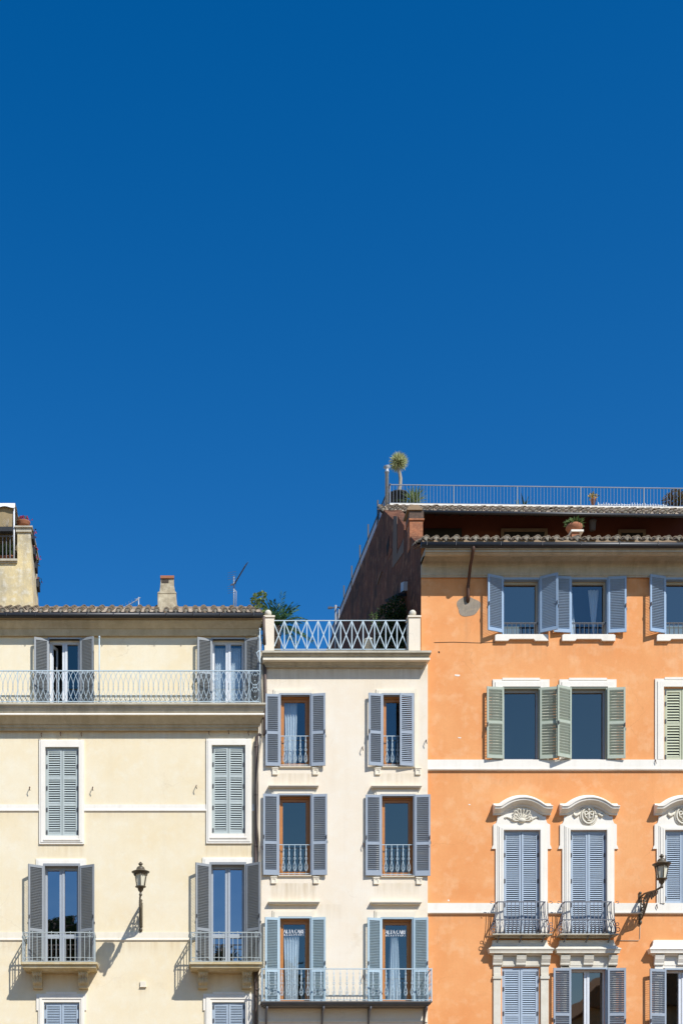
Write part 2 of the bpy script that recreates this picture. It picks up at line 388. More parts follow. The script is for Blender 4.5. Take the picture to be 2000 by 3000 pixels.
def shutter(par, hx, yh, z0, z1, w, ang, side, mat, rails=(.42,), pitch=.05, hinges=(), bottom=.10, label=None, solid=()):
    if ang > 60: ang += random.uniform(-2.5, 2.5); z0 += random.uniform(-.012, .008); z1 += random.uniform(-.012, .008)
    mb = MB(); t = .042; a = R(ang)
    if side == 'left': u = (math.cos(a), -math.sin(a)); n = (-math.sin(a), -math.cos(a))
    else: u = (-math.cos(a), -math.sin(a)); n = (math.sin(a), -math.cos(a))
    def P(U, N, z): return (hx+u[0]*U+n[0]*N, yh+u[1]*U+n[1]*N, z)
    def bx(u0, u1, n0, n1, za, zb, m=0):
        mb.hexa([P(u0,n0,za),P(u1,n0,za),P(u1,n1,za),P(u0,n1,za),P(u0,n0,zb),P(u1,n0,zb),P(u1,n1,zb),P(u0,n1,zb)], m)
    st = .058
    g = .004
    bx(g, st, -t/2, t/2, z0, z1); bx(w-st, w-g, -t/2, t/2, z0, z1)
    H = z1-z0
    cuts = [z0+bottom] + [z0+r*H for r in rails] + [z1-.07]
    bx(st, w-st, -t/2+.002, t/2-.002, z0, z0+bottom); bx(st, w-st, -t/2+.002, t/2-.002, z1-.07, z1)
    for r in rails: bx(st, w-st, -t/2+.002, t/2-.002, z0+r*H-.04, z0+r*H+.04)
    for k in range(len(cuts)-1):
        lo = cuts[k] + (.04 if k > 0 else 0); hi = cuts[k+1] - (.04 if k < len(cuts)-2 else 0)
        nn = max(1, int((hi-lo)/pitch)); p = (hi-lo)/nn
        for i in range(nn):
            zc = lo + (i+.5)*p; hh = max(.014, .34*p); th = .008; e = t/2-.003
            j = random.uniform(-.0025, .0025)
            q = [(e, zc-hh+j), (e, zc-hh+th+j), (-e, zc+hh+th), (-e, zc+hh)]
            U0, U1 = st-.003, w-st+.003
            vs = [P(U0,nn_,z) for nn_, z in q] + [P(U1,nn_,z) for nn_, z in q]
            mb._add(vs, [(0,1,5,4),(1,2,6,5),(2,3,7,6),(3,0,4,7)])
    for hz in hinges:
        zc = z0+hz*H; bx(-.012, .028, t/2-.004, t/2+.018, zc-.06, zc+.06, 1)
    if not hinges and ang > 60:   # catch and pull on the free stile
        zc = z0+.47*H; bx(w-.035, w-.012, -t/2-.03, -t/2+.004, zc-.05, zc+.05, 1)
        zc = z0+.40*H; bx(w-.008, w+.012, -.02, .02, zc-.02, zc+.05, 1)
    return mb.build('shutter', [mat, M['iron_dark']], par, label)

def closed_pair(h, w, o, mat, rails, pitch=.05, inset=.05, hinges=(.04,.3,.55,.8,.96), bottom=.08):
    x0, x1, z0, z1 = o; xm = (x0+x1)/2
    f = MB(); f.ushape(x0, x1, z1, x0+.035, x1-.035, z1-.035, z0, h.y+inset-.01, h.y+inset+.05)
    f.build('shutter_frame', mat, w)
    y = h.y+inset+.012
    a, b = random.uniform(.2, 2.2), random.uniform(.2, 2.2)
    shutter(w, x0+.037, y, z0+.01, z1-.04, xm-x0-.040, a, 'left', mat, rails, pitch, hinges, bottom)
    shutter(w, x1-.037, y, z0+.01, z1-.04, x1-xm-.040, b, 'right', mat, rails, pitch, hinges, bottom)

def curtain(w, x0, x1, z0, z1, y, mat, folds=9, amp=.02, gather=0.):
    mb = MB(); n = folds*8; vs = []; fs = []
    rows = 6
    for r in range(rows+1):
        t = r/rows; z = z0+(z1-z0)*t
        for i in range(n+1):
            s = i/n; x = x0+(x1-x0)*s
            vs.append((x+gather*(t-.5)*(s-.5), y+amp*math.sin(s*folds*2*math.pi+.7*math.sin(3*t)+r*.15)+random.uniform(-.002,.002), z))
    for r in range(rows):
        for i in range(n):
            a = r*(n+1)+i; fs.append((a, a+1, a+n+2, a+n+1))
    mb._add(vs, fs, 0, True)
    return mb.build('curtain', mat, w)

def coppi(mb, x0, x1, yE, zE, slope, rows, step=.28, r=.088, ln=.42, ycurve=None, jitter=1., z_fn=None):
    """clay cover tiles over channel tiles, eave edge at (yE, zE) rising backwards at the given slope"""
    n = int((x1-x0)/step)+1; dy = math.cos(slope); dz = math.sin(slope)
    bed = MB
    for i in range(n):
        xc = x0 + i*step + random.uniform(-.02,.02)*jitter
        yo = ycurve(xc) if ycurve else 0.0
        zo = z_fn(xc) if z_fn else 0.0
        for k in range(rows):
            off = random.uniform(-.035,.035)*jitter
            tilt = random.uniform(-.035,.035)*jitter
            rr = r*random.uniform(.86,1.1)
            s0 = k*(ln-.07)+off; s1 = s0+ln
            lift0 = .035 + .02; lift1 = .02
            m = 7; vs = []
            for s, rad, lf in ((s0, rr, lift0), (s1, rr*.82, lift1)):
                for th in (0, .018):
                    for j in range(m+1):
                        a = math.pi*j/m
                        vs.append((xc + tilt*(s-s0) + (rad-th)*math.cos(a), yE + yo + s*dy - (rad-th)*math.sin(a)*dz, zE + zo + s*dz + lf + (rad-th)*math.sin(a)*dy))
            fs = []
            M1 = m+1
            for j in range(m):
                fs.append((j, j+1, 2*M1+j+1, 2*M1+j)); fs.append((M1+j, 3*M1+j, 3*M1+j+1, M1+j+1))
                fs.append((j, M1+j, M1+j+1, j+1))
            mb._add(vs, fs, 0, False)
            if k == 0:      # mortar filling the open end of the eave tile
                vs = [(xc, yE + yo + (s0+.012)*dy, zE + zo + s0*dz - .01)]
                for j in range(m+1):
                    a = math.pi*j/m; q = rr-.008
                    vs.append((xc + q*math.cos(a), yE + yo + (s0+.012)*dy - q*math.sin(a)*dz, zE + zo + (s0+.012)*dz + lift0 + q*math.sin(a)*dy))
                mb._add(vs, [(0, j+1, j+2) for j in range(m)], 2, False)
            # channel tile between covers
            xb = xc + step/2; vs = []
            for s, rad in ((s0-.03, r*1.05), (s1-.03, r*.95)):
                for j in range(6):
                    a = math.pi + math.pi*j/5
                    vs.append((xb + rad*1.15*math.cos(a), yE + yo + s*dy, zE + zo + s*dz + .075 + rad*.62*math.sin(a)))
            mb._add(vs, [(j, j+1, 7+j, 6+j) for j in range(5)], 0, False)

def scroll_baluster(mb, x, y, z0, z1, r=.008, ax='x'):
    H = z1-z0
    def P(u, t): return (x+u, y, z0+t*H) if ax == 'x' else (x, y+u, z0+t*H)
    mb.tube([P(0,0), P(0,1)], r, 4)
    for s in (-1, 1):
        mb.tube([P(0,.14), P(s*.030,.17), P(s*.047,.26), P(s*.040,.33), P(s*.012,.42), P(0,.50)], r*.9, 4)
        mb.tube([P(s*.008,.30), P(s*.030,.24), P(s*.020,.19), P(0,.2)], r*.7, 3)
        mb.tube([P(0,.50), P(s*.03,.53), P(s*.036,.57), P(s*.016,.59), P(s*.008,.56)], r*.8, 4)
        mb.tube([P(0,.60), P(s*.02,.66), P(s*.014,.74), P(0,.80)], r*.7, 3)
        mb.tube([P(0,.84), P(s*.022,.83), P(s*.02,.87), P(0,.875)], r*.7, 3)
    mb.ball(P(0,.52), .016, .016, .016, 6, 4); mb.ball(P(0,.17), .014, .014, .02, 6, 4)

def hook(h, px, py, ln=14, slant=8, d=.12):
    mb = MB()
    a = (h.x(px), h.y, h.z(py)); x, z = h.x(px, d), h.z(py, d)
    mb.tube([a, (a[0], h.y-d*.8, a[2]-.01), (a[0]-.01, h.y-d, a[2]-.05), (a[0]+.01, h.y-d*.9, a[2]-.13)], .012, 5)
    mb.build('shutter_hook', M['rust'], h.root)

def stair_text(w, x0, x1, z0, z1, y, lines):
    """serif capitals built from strokes on the inside of the pane; each glyph lives in a 0..1 box"""
    G = {
     'A': (1.05, [((.0,0),(.5,1),.07),((.5,1),(1,0),.2),((.2,.34),(.8,.34),.07),((-.06,.03),(.2,.03),.06),((.78,.03),(1.08,.03),.06)]),
     'L': (.85, [((.2,0),(.2,1),.2),((0,.03),(.85,.03),.07),((.82,0),(.82,.3),.08),((0,.97),(.42,.97),.06)]),
     'T': (.9, [((.45,0),(.45,1),.2),((0,.96),(.9,.96),.08),((.03,.7),(.03,1),.07),((.87,.7),(.87,1),.07),((.22,.03),(.68,.03),.06)]),
     'C': (.95, [((.9,.8),(.72,.97),.08),((.72,.97),(.42,.98),.09),((.42,.98),(.16,.78),.15),((.16,.78),(.1,.5),.2),((.1,.5),(.17,.22),.2),((.17,.22),(.42,.02),.15),((.42,.02),(.72,.04),.09),((.72,.04),(.92,.25),.08),((.9,.68),(.9,1.0),.07)]),
     'R': (1.0, [((.2,0),(.2,1),.2),((0,.97),(.55,.97),.07),((.55,.97),(.76,.88),.12),((.76,.88),(.78,.64),.19),((.78,.64),(.55,.51),.12),((.55,.51),(.2,.51),.07),((.5,.5),(.86,.03),.19),((.8,.03),(1.04,.03),.06),((0,.03),(.42,.03),.06)]),
     'E': (.85, [((.2,0),(.2,1),.2),((0,.97),(.8,.97),.07),((0,.03),(.84,.03),.07),((.2,.52),(.6,.52),.07),((.78,.75),(.78,1),.07),((.82,0),(.82,.28),.07),((.6,.38),(.6,.66),.07)]),
     'B': (.9, [((.2,0),(.2,1),.2),((0,.97),(.6,.97),.07),((.6,.97),(.74,.76),.18),((.74,.76),(.55,.53),.12),((.2,.52),(.6,.52),.07),((.6,.52),(.8,.28),.19),((.8,.28),(.6,.03),.16),((0,.03),(.6,.03),.07)]),
     'U': (1.0, [((.2,1),(.2,.25),.2),((.2,.25),(.5,.02),.14),((.5,.02),(.8,.25),.1),((.8,.25),(.8,1),.08),((0,.97),(.4,.97),.06),((.65,.97),(1,.97),.06)]),
     'Y': (1.0, [((.08,1),(.5,.45),.2),((.92,1),(.5,.45),.08),((.5,0),(.5,.46),.2),((-.04,.97),(.3,.97),.06),((.75,.97),(1.05,.97),.06),((.28,.03),(.72,.03),.06)]),
     'S': (.75, [((.66,.78),(.45,.98),.08),((.45,.98),(.2,.9),.12),((.2,.9),(.15,.7),.16),((.15,.7),(.6,.38),.2),((.6,.38),(.62,.14),.16),((.62,.14),(.36,.02),.12),((.36,.02),(.08,.26),.08),((.66,.72),(.66,1),.06),((.08,0),(.08,.3),.06)]),
     'P': (.88, [((.2,0),(.2,1),.2),((0,.97),(.58,.97),.07),((.58,.97),(.8,.74),.19),((.8,.74),(.58,.49),.16),((.58,.49),(.2,.49),.07),((0,.03),(.44,.03),.06)]),
     ' ': (.4, [])}
    mb = MB()
    for txt, za, zb, xa, xb, gap in lines:
        tot = sum(G[c][0] for c in txt) + gap*(len(txt)-1); k = (xb-xa)/tot; H = zb-za; x = xa
        for ci, c in enumerate(txt):
            wd, st = G[c]
            for si, (p, q, t) in enumerate(st):
                a = Vector((x+p[0]*k, za+p[1]*H)); b = Vector((x+q[0]*k, za+q[1]*H)); dv = b-a
                if dv.length < 1e-6: continue
                nrm = Vector((-dv.y, dv.x)).normalized()*(t*k*.55); yy = y-.0006*(si % 9)
                mb._add([(a.x-nrm.x,yy,a.y-nrm.y),(b.x-nrm.x,yy,b.y-nrm.y),(b.x+nrm.x,yy,b.y+nrm.y),(a.x+nrm.x,yy,a.y+nrm.y)], [(0,1,2,3)])
            x += (wd+gap)*k
    return mb.build('lettering', M['letters'], w)

# ================================================================== cream house (left)
root = thing('town_house', (PX(380,-.15), .15, 0), 'wide cream yellow stucco house with a long pale iron balcony under its tiled eave', 'house')
h = House(-.15, root); y = h.y
XL, XR = PX(-420, h.d), PX(757, h.d)
zfl = h.z(2059, .5)                                   # floor of the long balcony
topdoors = []
for a, b, aj in ((145, 233, True), (623, 715, False)):
    o = (h.x(a), h.x(b), zfl, h.z(1873)); h.op.append(o)
    w = window(h, o, 'double', M['frame_white'], M['glass_dark'] if aj else M['glass_clear'], rec=.15, ajar=aj, fw=.06, top=.09)
    hd = MB(); hd.ushape(o[0]-.05, o[1]+.05, o[3]+.05, o[0], o[1], o[3], zfl, y-.018, y+.10); hd.build('surround', M['frame_grey'], w)
    pw = (o[1]-o[0])/2
    shutter(w, o[0]-.02, y-.045, zfl+.04, o[3]-.01, pw, 164, 'left', M['sh_grey'], (.5,), .041)
    shutter(w, o[1]+.02, y-.045, zfl+.04, o[3]-.01, pw, 158, 'right', M['sh_grey'], (.5,), .041)
    if not aj: curtain(w, o[0]+.07, o[1]-.07, zfl+.05, o[3]-.12, y+.34, M['curtain'], 14, .018)
# closed windows of the middle storey
for (fa, fb, ft, fbm, a, b, t, bm) in ((115, 247, 2169, 2475, 133, 231, 2191, 2450), (604, 737, 2166, 2473, 620, 718, 2185, 2444)):
    o = h.hole(a, b, t, bm)
    w = window(h, o, 'double', M['frame_grey'], M['glass_dark'], rec=.20)
    closed_pair(h, w, o, M['sh_sage'], (.36, .665), .064, .03)
    s = MB(); s.ring(h.x(fa), h.x(fb), h.z(fbm), h.z(ft), o[0], o[1], o[2], o[3], y-.045, y+.02)
    s.ring(h.x(fa)+.045, h.x(fb)-.045, h.z(fbm)+.05, h.z(ft)-.045, o[0]-.002, o[1]+.002, o[2]-.10, o[3]+.002, y-.06, y-.04)
    s.sweep(o[0]-.02, o[1]+.02, y-.055, [(0, o[2]-.16), (.025, o[2]-.155), (.03, o[2]-.125), (0, o[2]-.115)])
    s.build('surround', M['trim'], w)
# balcony doors of the storey below
zb = h.z(2820, .72)
for (sa, sb, st_, a, b, t) in ((106, 253, 2517, 131, 231, 2538), (593, 744, 2513, 618, 717, 2534)):
    o = (h.x(a), h.x(b), zb, h.z(t)); h.op.append(o)
    w = window(h, o, 'double', M['frame_grey'], M['glass_bright'], rec=.13, rail=.31, fw=.07, top=.10)
    s = MB(); s.ushape(h.x(sa), h.x(sb), h.z(st_), o[0]-.001, o[1]+.001, o[3]+.001, zb, y-.03, y+.01)
    s.ushape(h.x(sa)+.06, h.x(sb)-.06, h.z(st_)-.05, o[0]-.002, o[1]+.002, o[3]+.002, zb, y-.048, y-.028)
    s.build('surround', M['trim'], w)
    f = MB(); f.ushape(o[0]-.04, o[1]+.04, o[3]+.06, o[0]+.012, o[1]-.012, o[3]-.012, zb, y-.062, y+.10); f.build('shutter_frame', M['sh_grey'], w)
    pw = (o[1]-o[0])/2-.01
    shutter(w, o[0]-.03, y-.07, zb+.05, o[3]-.01, pw, 151, 'left', M['sh_grey'], (.345,), .045)
    shutter(w, o[1]+.03, y-.07, zb+.05, o[3]-.01, pw, 149 if a > 400 else 152, 'right', M['sh_grey'], (.345,), .045)
# lowest windows
for (sa, sb, a, b) in ((107, 253, 129, 233), (595, 744, 621, 718)):
    o = h.hole(a, b, 2938, 3190)
    w = window(h, o, 'double', M['frame_grey'], M['glass_dark'], rec=.20)
    closed_pair(h, w, o, M['sh_blue'], (.45,), .047, .03)
    s = MB(); zt = h.z(2913); xe0, xe1 = h.x(sa), h.x(sb)
    s.prism([(xe0,h.z(2962)),(xe0,zt),(xe1,zt),(xe1,h.z(2962)),(xe1-.05,h.z(2962)),(xe1-.05,o[2]-.1),(o[1],o[2]-.1),(o[1],o[3]),(o[0],o[3]),(o[0],o[2]-.1),(xe0+.05,o[2]-.1),(xe0+.05,h.z(2962))], y-.04, y+.02)
    s.prism([(xe0+.09,o[2]-.1),(xe0+.09,zt-.06),(xe1-.09,zt-.06),(xe1-.09,o[2]-.1),(o[1]+.05,o[2]-.1),(o[1]+.05,o[3]+.09),(o[0]-.05,o[3]+.09),(o[0]-.05,o[2]-.1)], y-.062, y-.038)
    s.prism([(xe0+.28,zt-.03),(xe0+.28,zt+.05),(xe1-.28,zt+.05),(xe1-.28,zt-.03)], y-.052, y+.02)
    s.build('surround', M['trim'], w)

wl = facade(h, XL, XR, 0, h.z(1812), M['cream'])
wl.quad((XR,y,0),(XR,y+9,0),(XR,y+9,h.z(1812)),(XR,y,h.z(1812))); wl.quad((XL,y,0),(XL,y,h.z(1812)),(XL,y+9,h.z(1812)),(XL,y+9,0))
wl.quad((XL,y+9,0),(XL,y+9,h.z(1812)),(XR,y+9,h.z(1812)),(XR,y+9,0))
wl.build('wall', [M['cream'], M['dark']], root)

def sweep_es(mb, xl, xr, yw, prof, es): # mouldings whose returns are shallower than the projection
    rows = [[(xl-d, yw, z), (xl-d, yw-d, z), (xr+d*es, yw-d, z), (xr+d*es, yw, z)] for d, z in prof]
    vs = [p for r in rows for p in r]; fs = []
    for i in range(len(rows)-1):
        for k in range(3): fs.append((4*i+k, 4*i+k+1, 4*i+4+k+1, 4*i+4+k))
    n = 4*(len(rows)-1); fs += [(3,2,1,0), (n,n+1,n+2,n+3)]
    mb._add(vs, fs)
# crowning cornice under the gutter
c = MB(); xr = h.x(749)
prof = [(d, h.z(p, d)) for d, p in ((.36,1800),(.37,1812),(.34,1814),(.345,1818),(.30,1826),(.22,1836),(.19,1841),(.165,1842),(.15,1846),(.10,1860),(.085,1863),(0,1864))]
sweep_es(c, XL, xr, y, prof, .5); c.build('cornice', M['cornice_warm'], root)
# long balcony: slab on a deep moulded cornice
c = MB()
prof = [(0, zfl)] + [(d, h.z(p, d)) for d, p in ((.52,2059),(.525,2064),(.50,2066),(.47,2068),(.44,2076),(.42,2078),(.39,2086),(.36,2089))]
sweep_es(c, XL, xr, y, prof + [(0, h.z(2089,.36)-.001)], .5)
sl = c.build('balcony', M['cornice'], root, 'long balcony running across the whole top storey')
c = MB()
sweep_es(c, XL, xr, y, [(0, h.z(2089.5,.44)), (.445, h.z(2089.5,.44)), (.45, h.z(2094.5,.44)), (0, h.z(2094.5,.44)-.002)], .5); c.build('sunlit_fillet', M['trim'], sl)  # white trim colour stands for sunlight along this ledge
c = MB()
prof = [(0, h.z(2090,.4)-.004)] + [(d, h.z(p, d)) for d, p in ((.40,2090),(.41,2094),(.39,2096),(.345,2101),(.27,2112),(.22,2119),(.205,2122),(.17,2123),(.155,2131),(.115,2133),(.105,2141),(0,2143))]
sweep_es(c, XL, xr, y, prof, .5); c.build('balcony_moulding', M['cornice_warm'], sl)
r = MB(); dR = .46; yr = y-dR
zt, zbm = h.z(1966, dR), h.z(2056, dR)
P = (h.x(700,dR)-h.x(685.3,dR)); x = h.x(729, dR); x_end = h.x(-300, dR)
r.bar((x_end, yr, zt), (h.x(764,dR), yr, zt), .03); r.bar((x_end, yr, zbm), (h.x(764,dR), yr, zbm), .022)
k = 0
while x > x_end:
    for s in (-1, 1):
        pts = []
        for i in range(11):
            t = i/10; pts.append((x+s*P*math.sin(math.pi*t), yr+.006*s, zbm+(zt-zbm)*t))
        if not (s > 0 and k < 1): r.tube(pts, .0095, 4)
    r.bar((x-.02, yr-.008, (zt+zbm)/2), (x+.02, yr-.008, (zt+zbm)/2), .016)
    x -= P; k += 1
for px_ in (-150, -50, 52, 172, 291, 410, 530, 626, 730, 762):
    r.bar((h.x(px_,dR), yr, zfl), (h.x(px_,dR), yr, zt), .02)
xa, xb = h.x(733,dR), h.x(760,dR); xm = (xa+xb)/2; rx = (xb-xa)/2
for zc in (zbm+.24*(zt-zbm), zbm+.76*(zt-zbm)):
    r.loop((xm, yr, zc), rx, .009, 'y', 18, ry=.23*(zt-zbm))
    r.ball((xm, yr, zc+.10), .018, .018, .024, 6, 4); r.ball((xm, yr, zc-.08), .018, .018, .024, 6, 4)
    for s in (-1, 1): r.tube([(xm, yr, zc+.10), (xm+s*.03, yr, zc+.05), (xm+s*.08, yr, zc+.14)], .007, 4)
r.loop((xm, yr, (zt+zbm)/2), .06, .008, 'y', 12)
for px_, pt in ((291, 1869), (761, 1846)):          # tall awning posts
    r.tube([(h.x(px_,dR), yr-.012, zbm), (h.x(px_,dR), yr-.012, h.z(pt,dR))], .018, 8)
    r.ball((h.x(px_,dR), yr-.012, h.z(pt-1,dR)), .03, .03, .045, 8, 6)
xe = h.x(761,dR)
r.tube([(xe, yr, h.z(1905,dR)), (xe-.10, yr-.05, h.z(1915,dR)), (xe-.04, yr-.1, h.z(1935,dR)), (xe+.02, yr, h.z(1950,dR))], .012, 5)
r.tube([(xe, yr, h.z(1880,dR)), (xe-.03, y, h.z(1850))], .012, 5)
r.bar((xe, yr, zt), (xe, y, zt), .02); r.bar((xe, yr, zbm), (xe, y, zbm), .02)
for i in range(4):
    yy = yr+(y-yr)*(i+.5)/4; r.bar((xe, yy, zbm), (xe, yy, zt), .014)
r.build('railing', M['iron_pale'], sl)
# string courses
for a, b in ((-420, 115), (247, 604), (737, 757)):
    c = MB(); c.sweep(h.x(a)+.002, h.x(b)-.002, y, [(0,h.z(2358)),(.02,h.z(2358)),(.022,h.z(2371)),(.035,h.z(2373)),(.04,h.z(2377)),(.012,h.z(2379)),(0,h.z(2380))], ends=False)
    c.build('string_course', M['trim'], root)
for a, b in ((-420, 106), (253, 593), (744, 757)):
    c = MB(); c.sweep(h.x(a)+.002, h.x(b)-.002, y, [(0,h.z(2732)),(.02,h.z(2732)),(.022,h.z(2750)),(.034,h.z(2752)),(.04,h.z(2756)),(.012,h.z(2759)),(0,h.z(2760))], ends=False)
    c.build('string_course', M['trim_cream'], root)
# stone balconies
for (xa, xb, label) in ((62, 285, 'small stone balcony below the left open door'), (555, 768, 'small stone balcony beside the pale house')):
    s = MB(); X0, X1 = h.x(xa,.75), h.x(xb,.75)
    s.box(X0, X1, y-.76, y+.02, h.z(2826,.75), zb)
    prof = [(0, h.z(2826,.75)-.002)] + [(d, h.z(p, d)) for d, p in ((.70,2826.3),(.70,2836),(.685,2838),(.62,2839),(.60,2840.5),(.50,2842.5),(.46,2846))] + [(0, h.z(2846,.46)-.01)]
    e = .7; s.sweep(X0+.04+e, X1-.04-e, y, prof)
    sb = s.build('balcony', M['slab'], root, label)
    wd = X1-X0
    for f in (.19, .80):
        b = MB(); xm = X0+f*wd; zt_ = h.z(2846,.46)-.012; q = []
        for d, dz in ((0,0),(.46,0),(.47,-.05),(.43,-.10),(.36,-.12),(.33,-.17),(.35,-.22),(.33,-.30),(.25,-.36),(.22,-.44),(0,-.46)): q.append((y-d, zt_+dz))
        b.prism_x(q, xm-.135, xm+.135)
        for kx in (-.08, 0, .08): b.tube([(xm+kx, y-.475, zt_-.05), (xm+kx, y-.345, zt_-.16), (xm+kx, y-.355, zt_-.24), (xm+kx, y-.25, zt_-.37)], .02, 6)
        b.box(xm-.16, xm+.16, y-.50, y+.01, zt_-.002, zt_+.035)
        b.build('bracket', M['slab'], sb)
    r = MB(); dr = .69; yr = y-dr; xa_, xb_ = h.x(xa+5,dr), h.x(xb-9,dr) if xb < 400 else h.x(764,dr)
    z0, z1, z2, z3 = zb+.03, zb+.14, h.z(2746,dr), h.z(2733,dr)
    for zz, t in ((z3,.028),(z2,.016),(z1,.016),(z0,.02)):
        r.bar((xa_,yr,zz),(xb_,yr,zz),t); r.bar((xa_,yr,zz),(xa_,y,zz),t); r.bar((xb_,yr,zz),(xb_,y,zz),t)
    n = int((xb_-xa_)/.129)
    for i in range(n+1):
        x = xa_+(xb_-xa_)*i/n; r.bar((x,yr,zb if i in (0,n) else z0),(x,yr,z3),.028 if i in (0,n) else .015)
        if i in (1, n-1, n//2):
            for zz in ((z2+z3)/2, (z0+z1)/2): r.loop((x, yr, zz), .05, .008, 'y', 12)
        if i % 4 == 2: r.ball((x,yr,z3+.015), .02, .02, .02, 6, 4)
    for xx in (xa_, xb_):
        for i in range(1, 6): r.bar((xx, yr+(y-yr)*i/5.5, z0), (xx, yr+(y-yr)*i/5.5, z3), .015)
        r.loop((xx, yr-.0, z2+.03), .05, .008, 'x', 10)
        r.bar((xx-.0, yr, z2), (xx+(.03 if xx == xa_ else -.03), y, z2-.05), .02)
    r.build('railing', M['iron_grey'], sb)
# gutter and roof
g = MB(); dg = .46
g.tube([(XL, y-dg, h.z(1802,dg)), (h.x(770,dg), y-dg, h.z(1802,dg)-.01)], .075, 10)
for px_ in (20, 105, 180, 255, 333, 410, 488, 567, 646, 742): g.bar((h.x(px_,dg), y-dg-.078, h.z(1796,dg)), (h.x(px_,dg), y-dg-.082, h.z(1808,dg)), .02)
g.build('gutter', M['gutter'], root)
rf = MB(); sl_ = R(27); zE = h.z(1795,.43); yE = y-.43
coppi(rf, XL+.1, h.x(768,.4)-.10, yE, zE, sl_, 7, step=.282)
zr, yrg = zE+4.6*math.tan(sl_)-.02, yE+4.6
xe1 = h.x(769,.43)
rf._add([(XL,yE+.01,zE-.05),(xe1,yE+.01,zE-.05),(xe1,yrg,zr),(XL,yrg,zr)], [(0,1,2,3)], 1)
rf._add([(XL,yrg,zr),(xe1,yrg,zr),(xe1,y+9.2,zE-.1),(XL,y+9.2,zE-.1)], [(0,1,2,3)], 1)
rf._add([(xe1,yE+.01,zE-.05),(xe1,yrg,zr),(xe1,y+9.2,zE-.1)], [(0,1,2)], 1)
rf.box(XL, xe1, yE+.02, yE+.06, zE-.06, zE+.035, 1)
roof = rf.build('roof', [M['tile'], M['tile_edge'], M['mortar']], root)
# chimney on the roof
ch = MB(); dc = -.75
def cx(px, py): return (PX(px,dc), PZ(py,dc))
ch.prism([cx(462,1800), cx(462,1736), cx(515,1736), cx(519,1775), cx(520,1800)], -dc, -dc+.5)
ch.prism([cx(467,1736), cx(471,1700), cx(471,1693), cx(509,1693), cx(510,1716), cx(514,1736)], -dc+.03, -dc+.46)
ch.prism([cx(461,1739), cx(463,1734), cx(515,1734), cx(517,1739)], -dc-.012, -dc+.51)
ch.prism([cx(473,1707), cx(473,1696), cx(494,1696), cx(494,1707)], -dc+.022, -dc+.05, 2)
ch.prism([cx(469.5,1694), cx(469.5,1686.5), cx(510,1686.5), cx(510,1694)], -dc-.01, -dc+.52, 1)
ch.build('chimney', [surf('chimney_render', (.58,.49,.33), dark=(.22,.17,.11), light=(.72,.64,.46), sc=2.4, bump=.5, bsc=20, amount=1, streak=.6, stcol=(.3,.24,.15)), M['terracotta'], M['bark_dark']], roof)
# drain pipe, cables, hooks, vent
p = MB()
p.tube([(h.x(772,.35), y-.35, h.z(1806,.35)), (h.x(773,.3), y-.3, h.z(1850,.3)), (h.x(775,.25), y-.25, h.z(1890,.25))], .045, 8)
p.tube([(h.x(776,.2), y-.2, h.z(1940,.2)), (h.x(777,.2), y-.2, h.z(2040,.2)), (h.x(774,.2), y-.2, h.z(2150,.2)), (h.x(768,.16), y-.16, h.z(2156,.16)), (h.x(759,.12), y-.12, h.z(2157)), (h.x(753,.1), y-.1, h.z(2166)), (h.x(751,.1), y-.1, h.z(2180)), (h.x(750,.1), y-.1, h.z(2400)), (h.x(748,.1), y-.1, h.z(2700)), (h.x(748,.1), y-.1, 0.2)], .048, 10)
for py in (2190, 2330, 2480, 2640, 2900): p.tube([(h.x(750,.1), y-.1, h.z(py)), (h.x(750,.1), y-.1, h.z(py+4))], .058, 10)
p.build('drain_pipe', M['pipe'], root)
p = MB()
for k in range(3):
    pts = []
    for i, (px_, py) in enumerate(((764,1850),(766,1960),(769,2060),(768,2160),(759,2215),(753,2300),(755,2420),(762,2500),(766,2560),(764,2700),(757,2860))):
        pts.append((h.x(px_+random.uniform(-2.5,2.5)-k, .2), y-.2-.02*k, h.z(py,.2)))
    p.tube(pts, .009, 4)
p.build('cable', M['cable'], root)
for px_, py in ((122,2150),(178,2148),(239,2149),(612,2146),(669,2142),(727,2146),(88,2308),(272,2308),(575,2303),(98,2000),(571,1992)): hook(h, px_, py)
v = MB(); v.box(h.x(411), h.x(428), y-.05, y+.01, h.z(2892), h.z(2877)); v.box(h.x(410), h.x(429), y-.06, y+.005, h.z(2892)-.02, h.z(2892)-.001); v.build('vent_box', M['trim_cream'], root)
h_cream = h; cream_root = root

# ================================================================== pale narrow house (middle)
root = thing('town_house', (PX(1004), 0, 0), 'narrow pale house with brown wooden window frames and a roof terrace with ball finials', 'house')
h = House(0.0, root); y = 0.0
XL, XR = PX(757), PX(1252.5)
def wood_window(o, glass_m, sh, cols, angs, rails, pitch=.054, low=.1, skip=None):
    w = window(h, o, 'wood', M['wood'], glass_m, rec=.14, fw=.05, top=.07)
    f = MB(); f.ushape(o[0]-.035, o[1]+.035, o[3]+.035, o[0]+.01, o[1]-.01, o[3]-.01, o[2], y-.05, y+.10); f.build('shutter_frame', sh, w)
    pw = (o[1]-o[0])/2 - .01
    shutter(w, o[0]-.02, y-.055, o[2]+.0, o[3]+.01, pw, angs[0], 'left', sh, rails, pitch, bottom=low)
    shutter(w, o[1]+.02, y-.055, o[2]+.0, o[3]+.01, pw, angs[1], 'right', sh, rails, pitch, bottom=low)
    return w
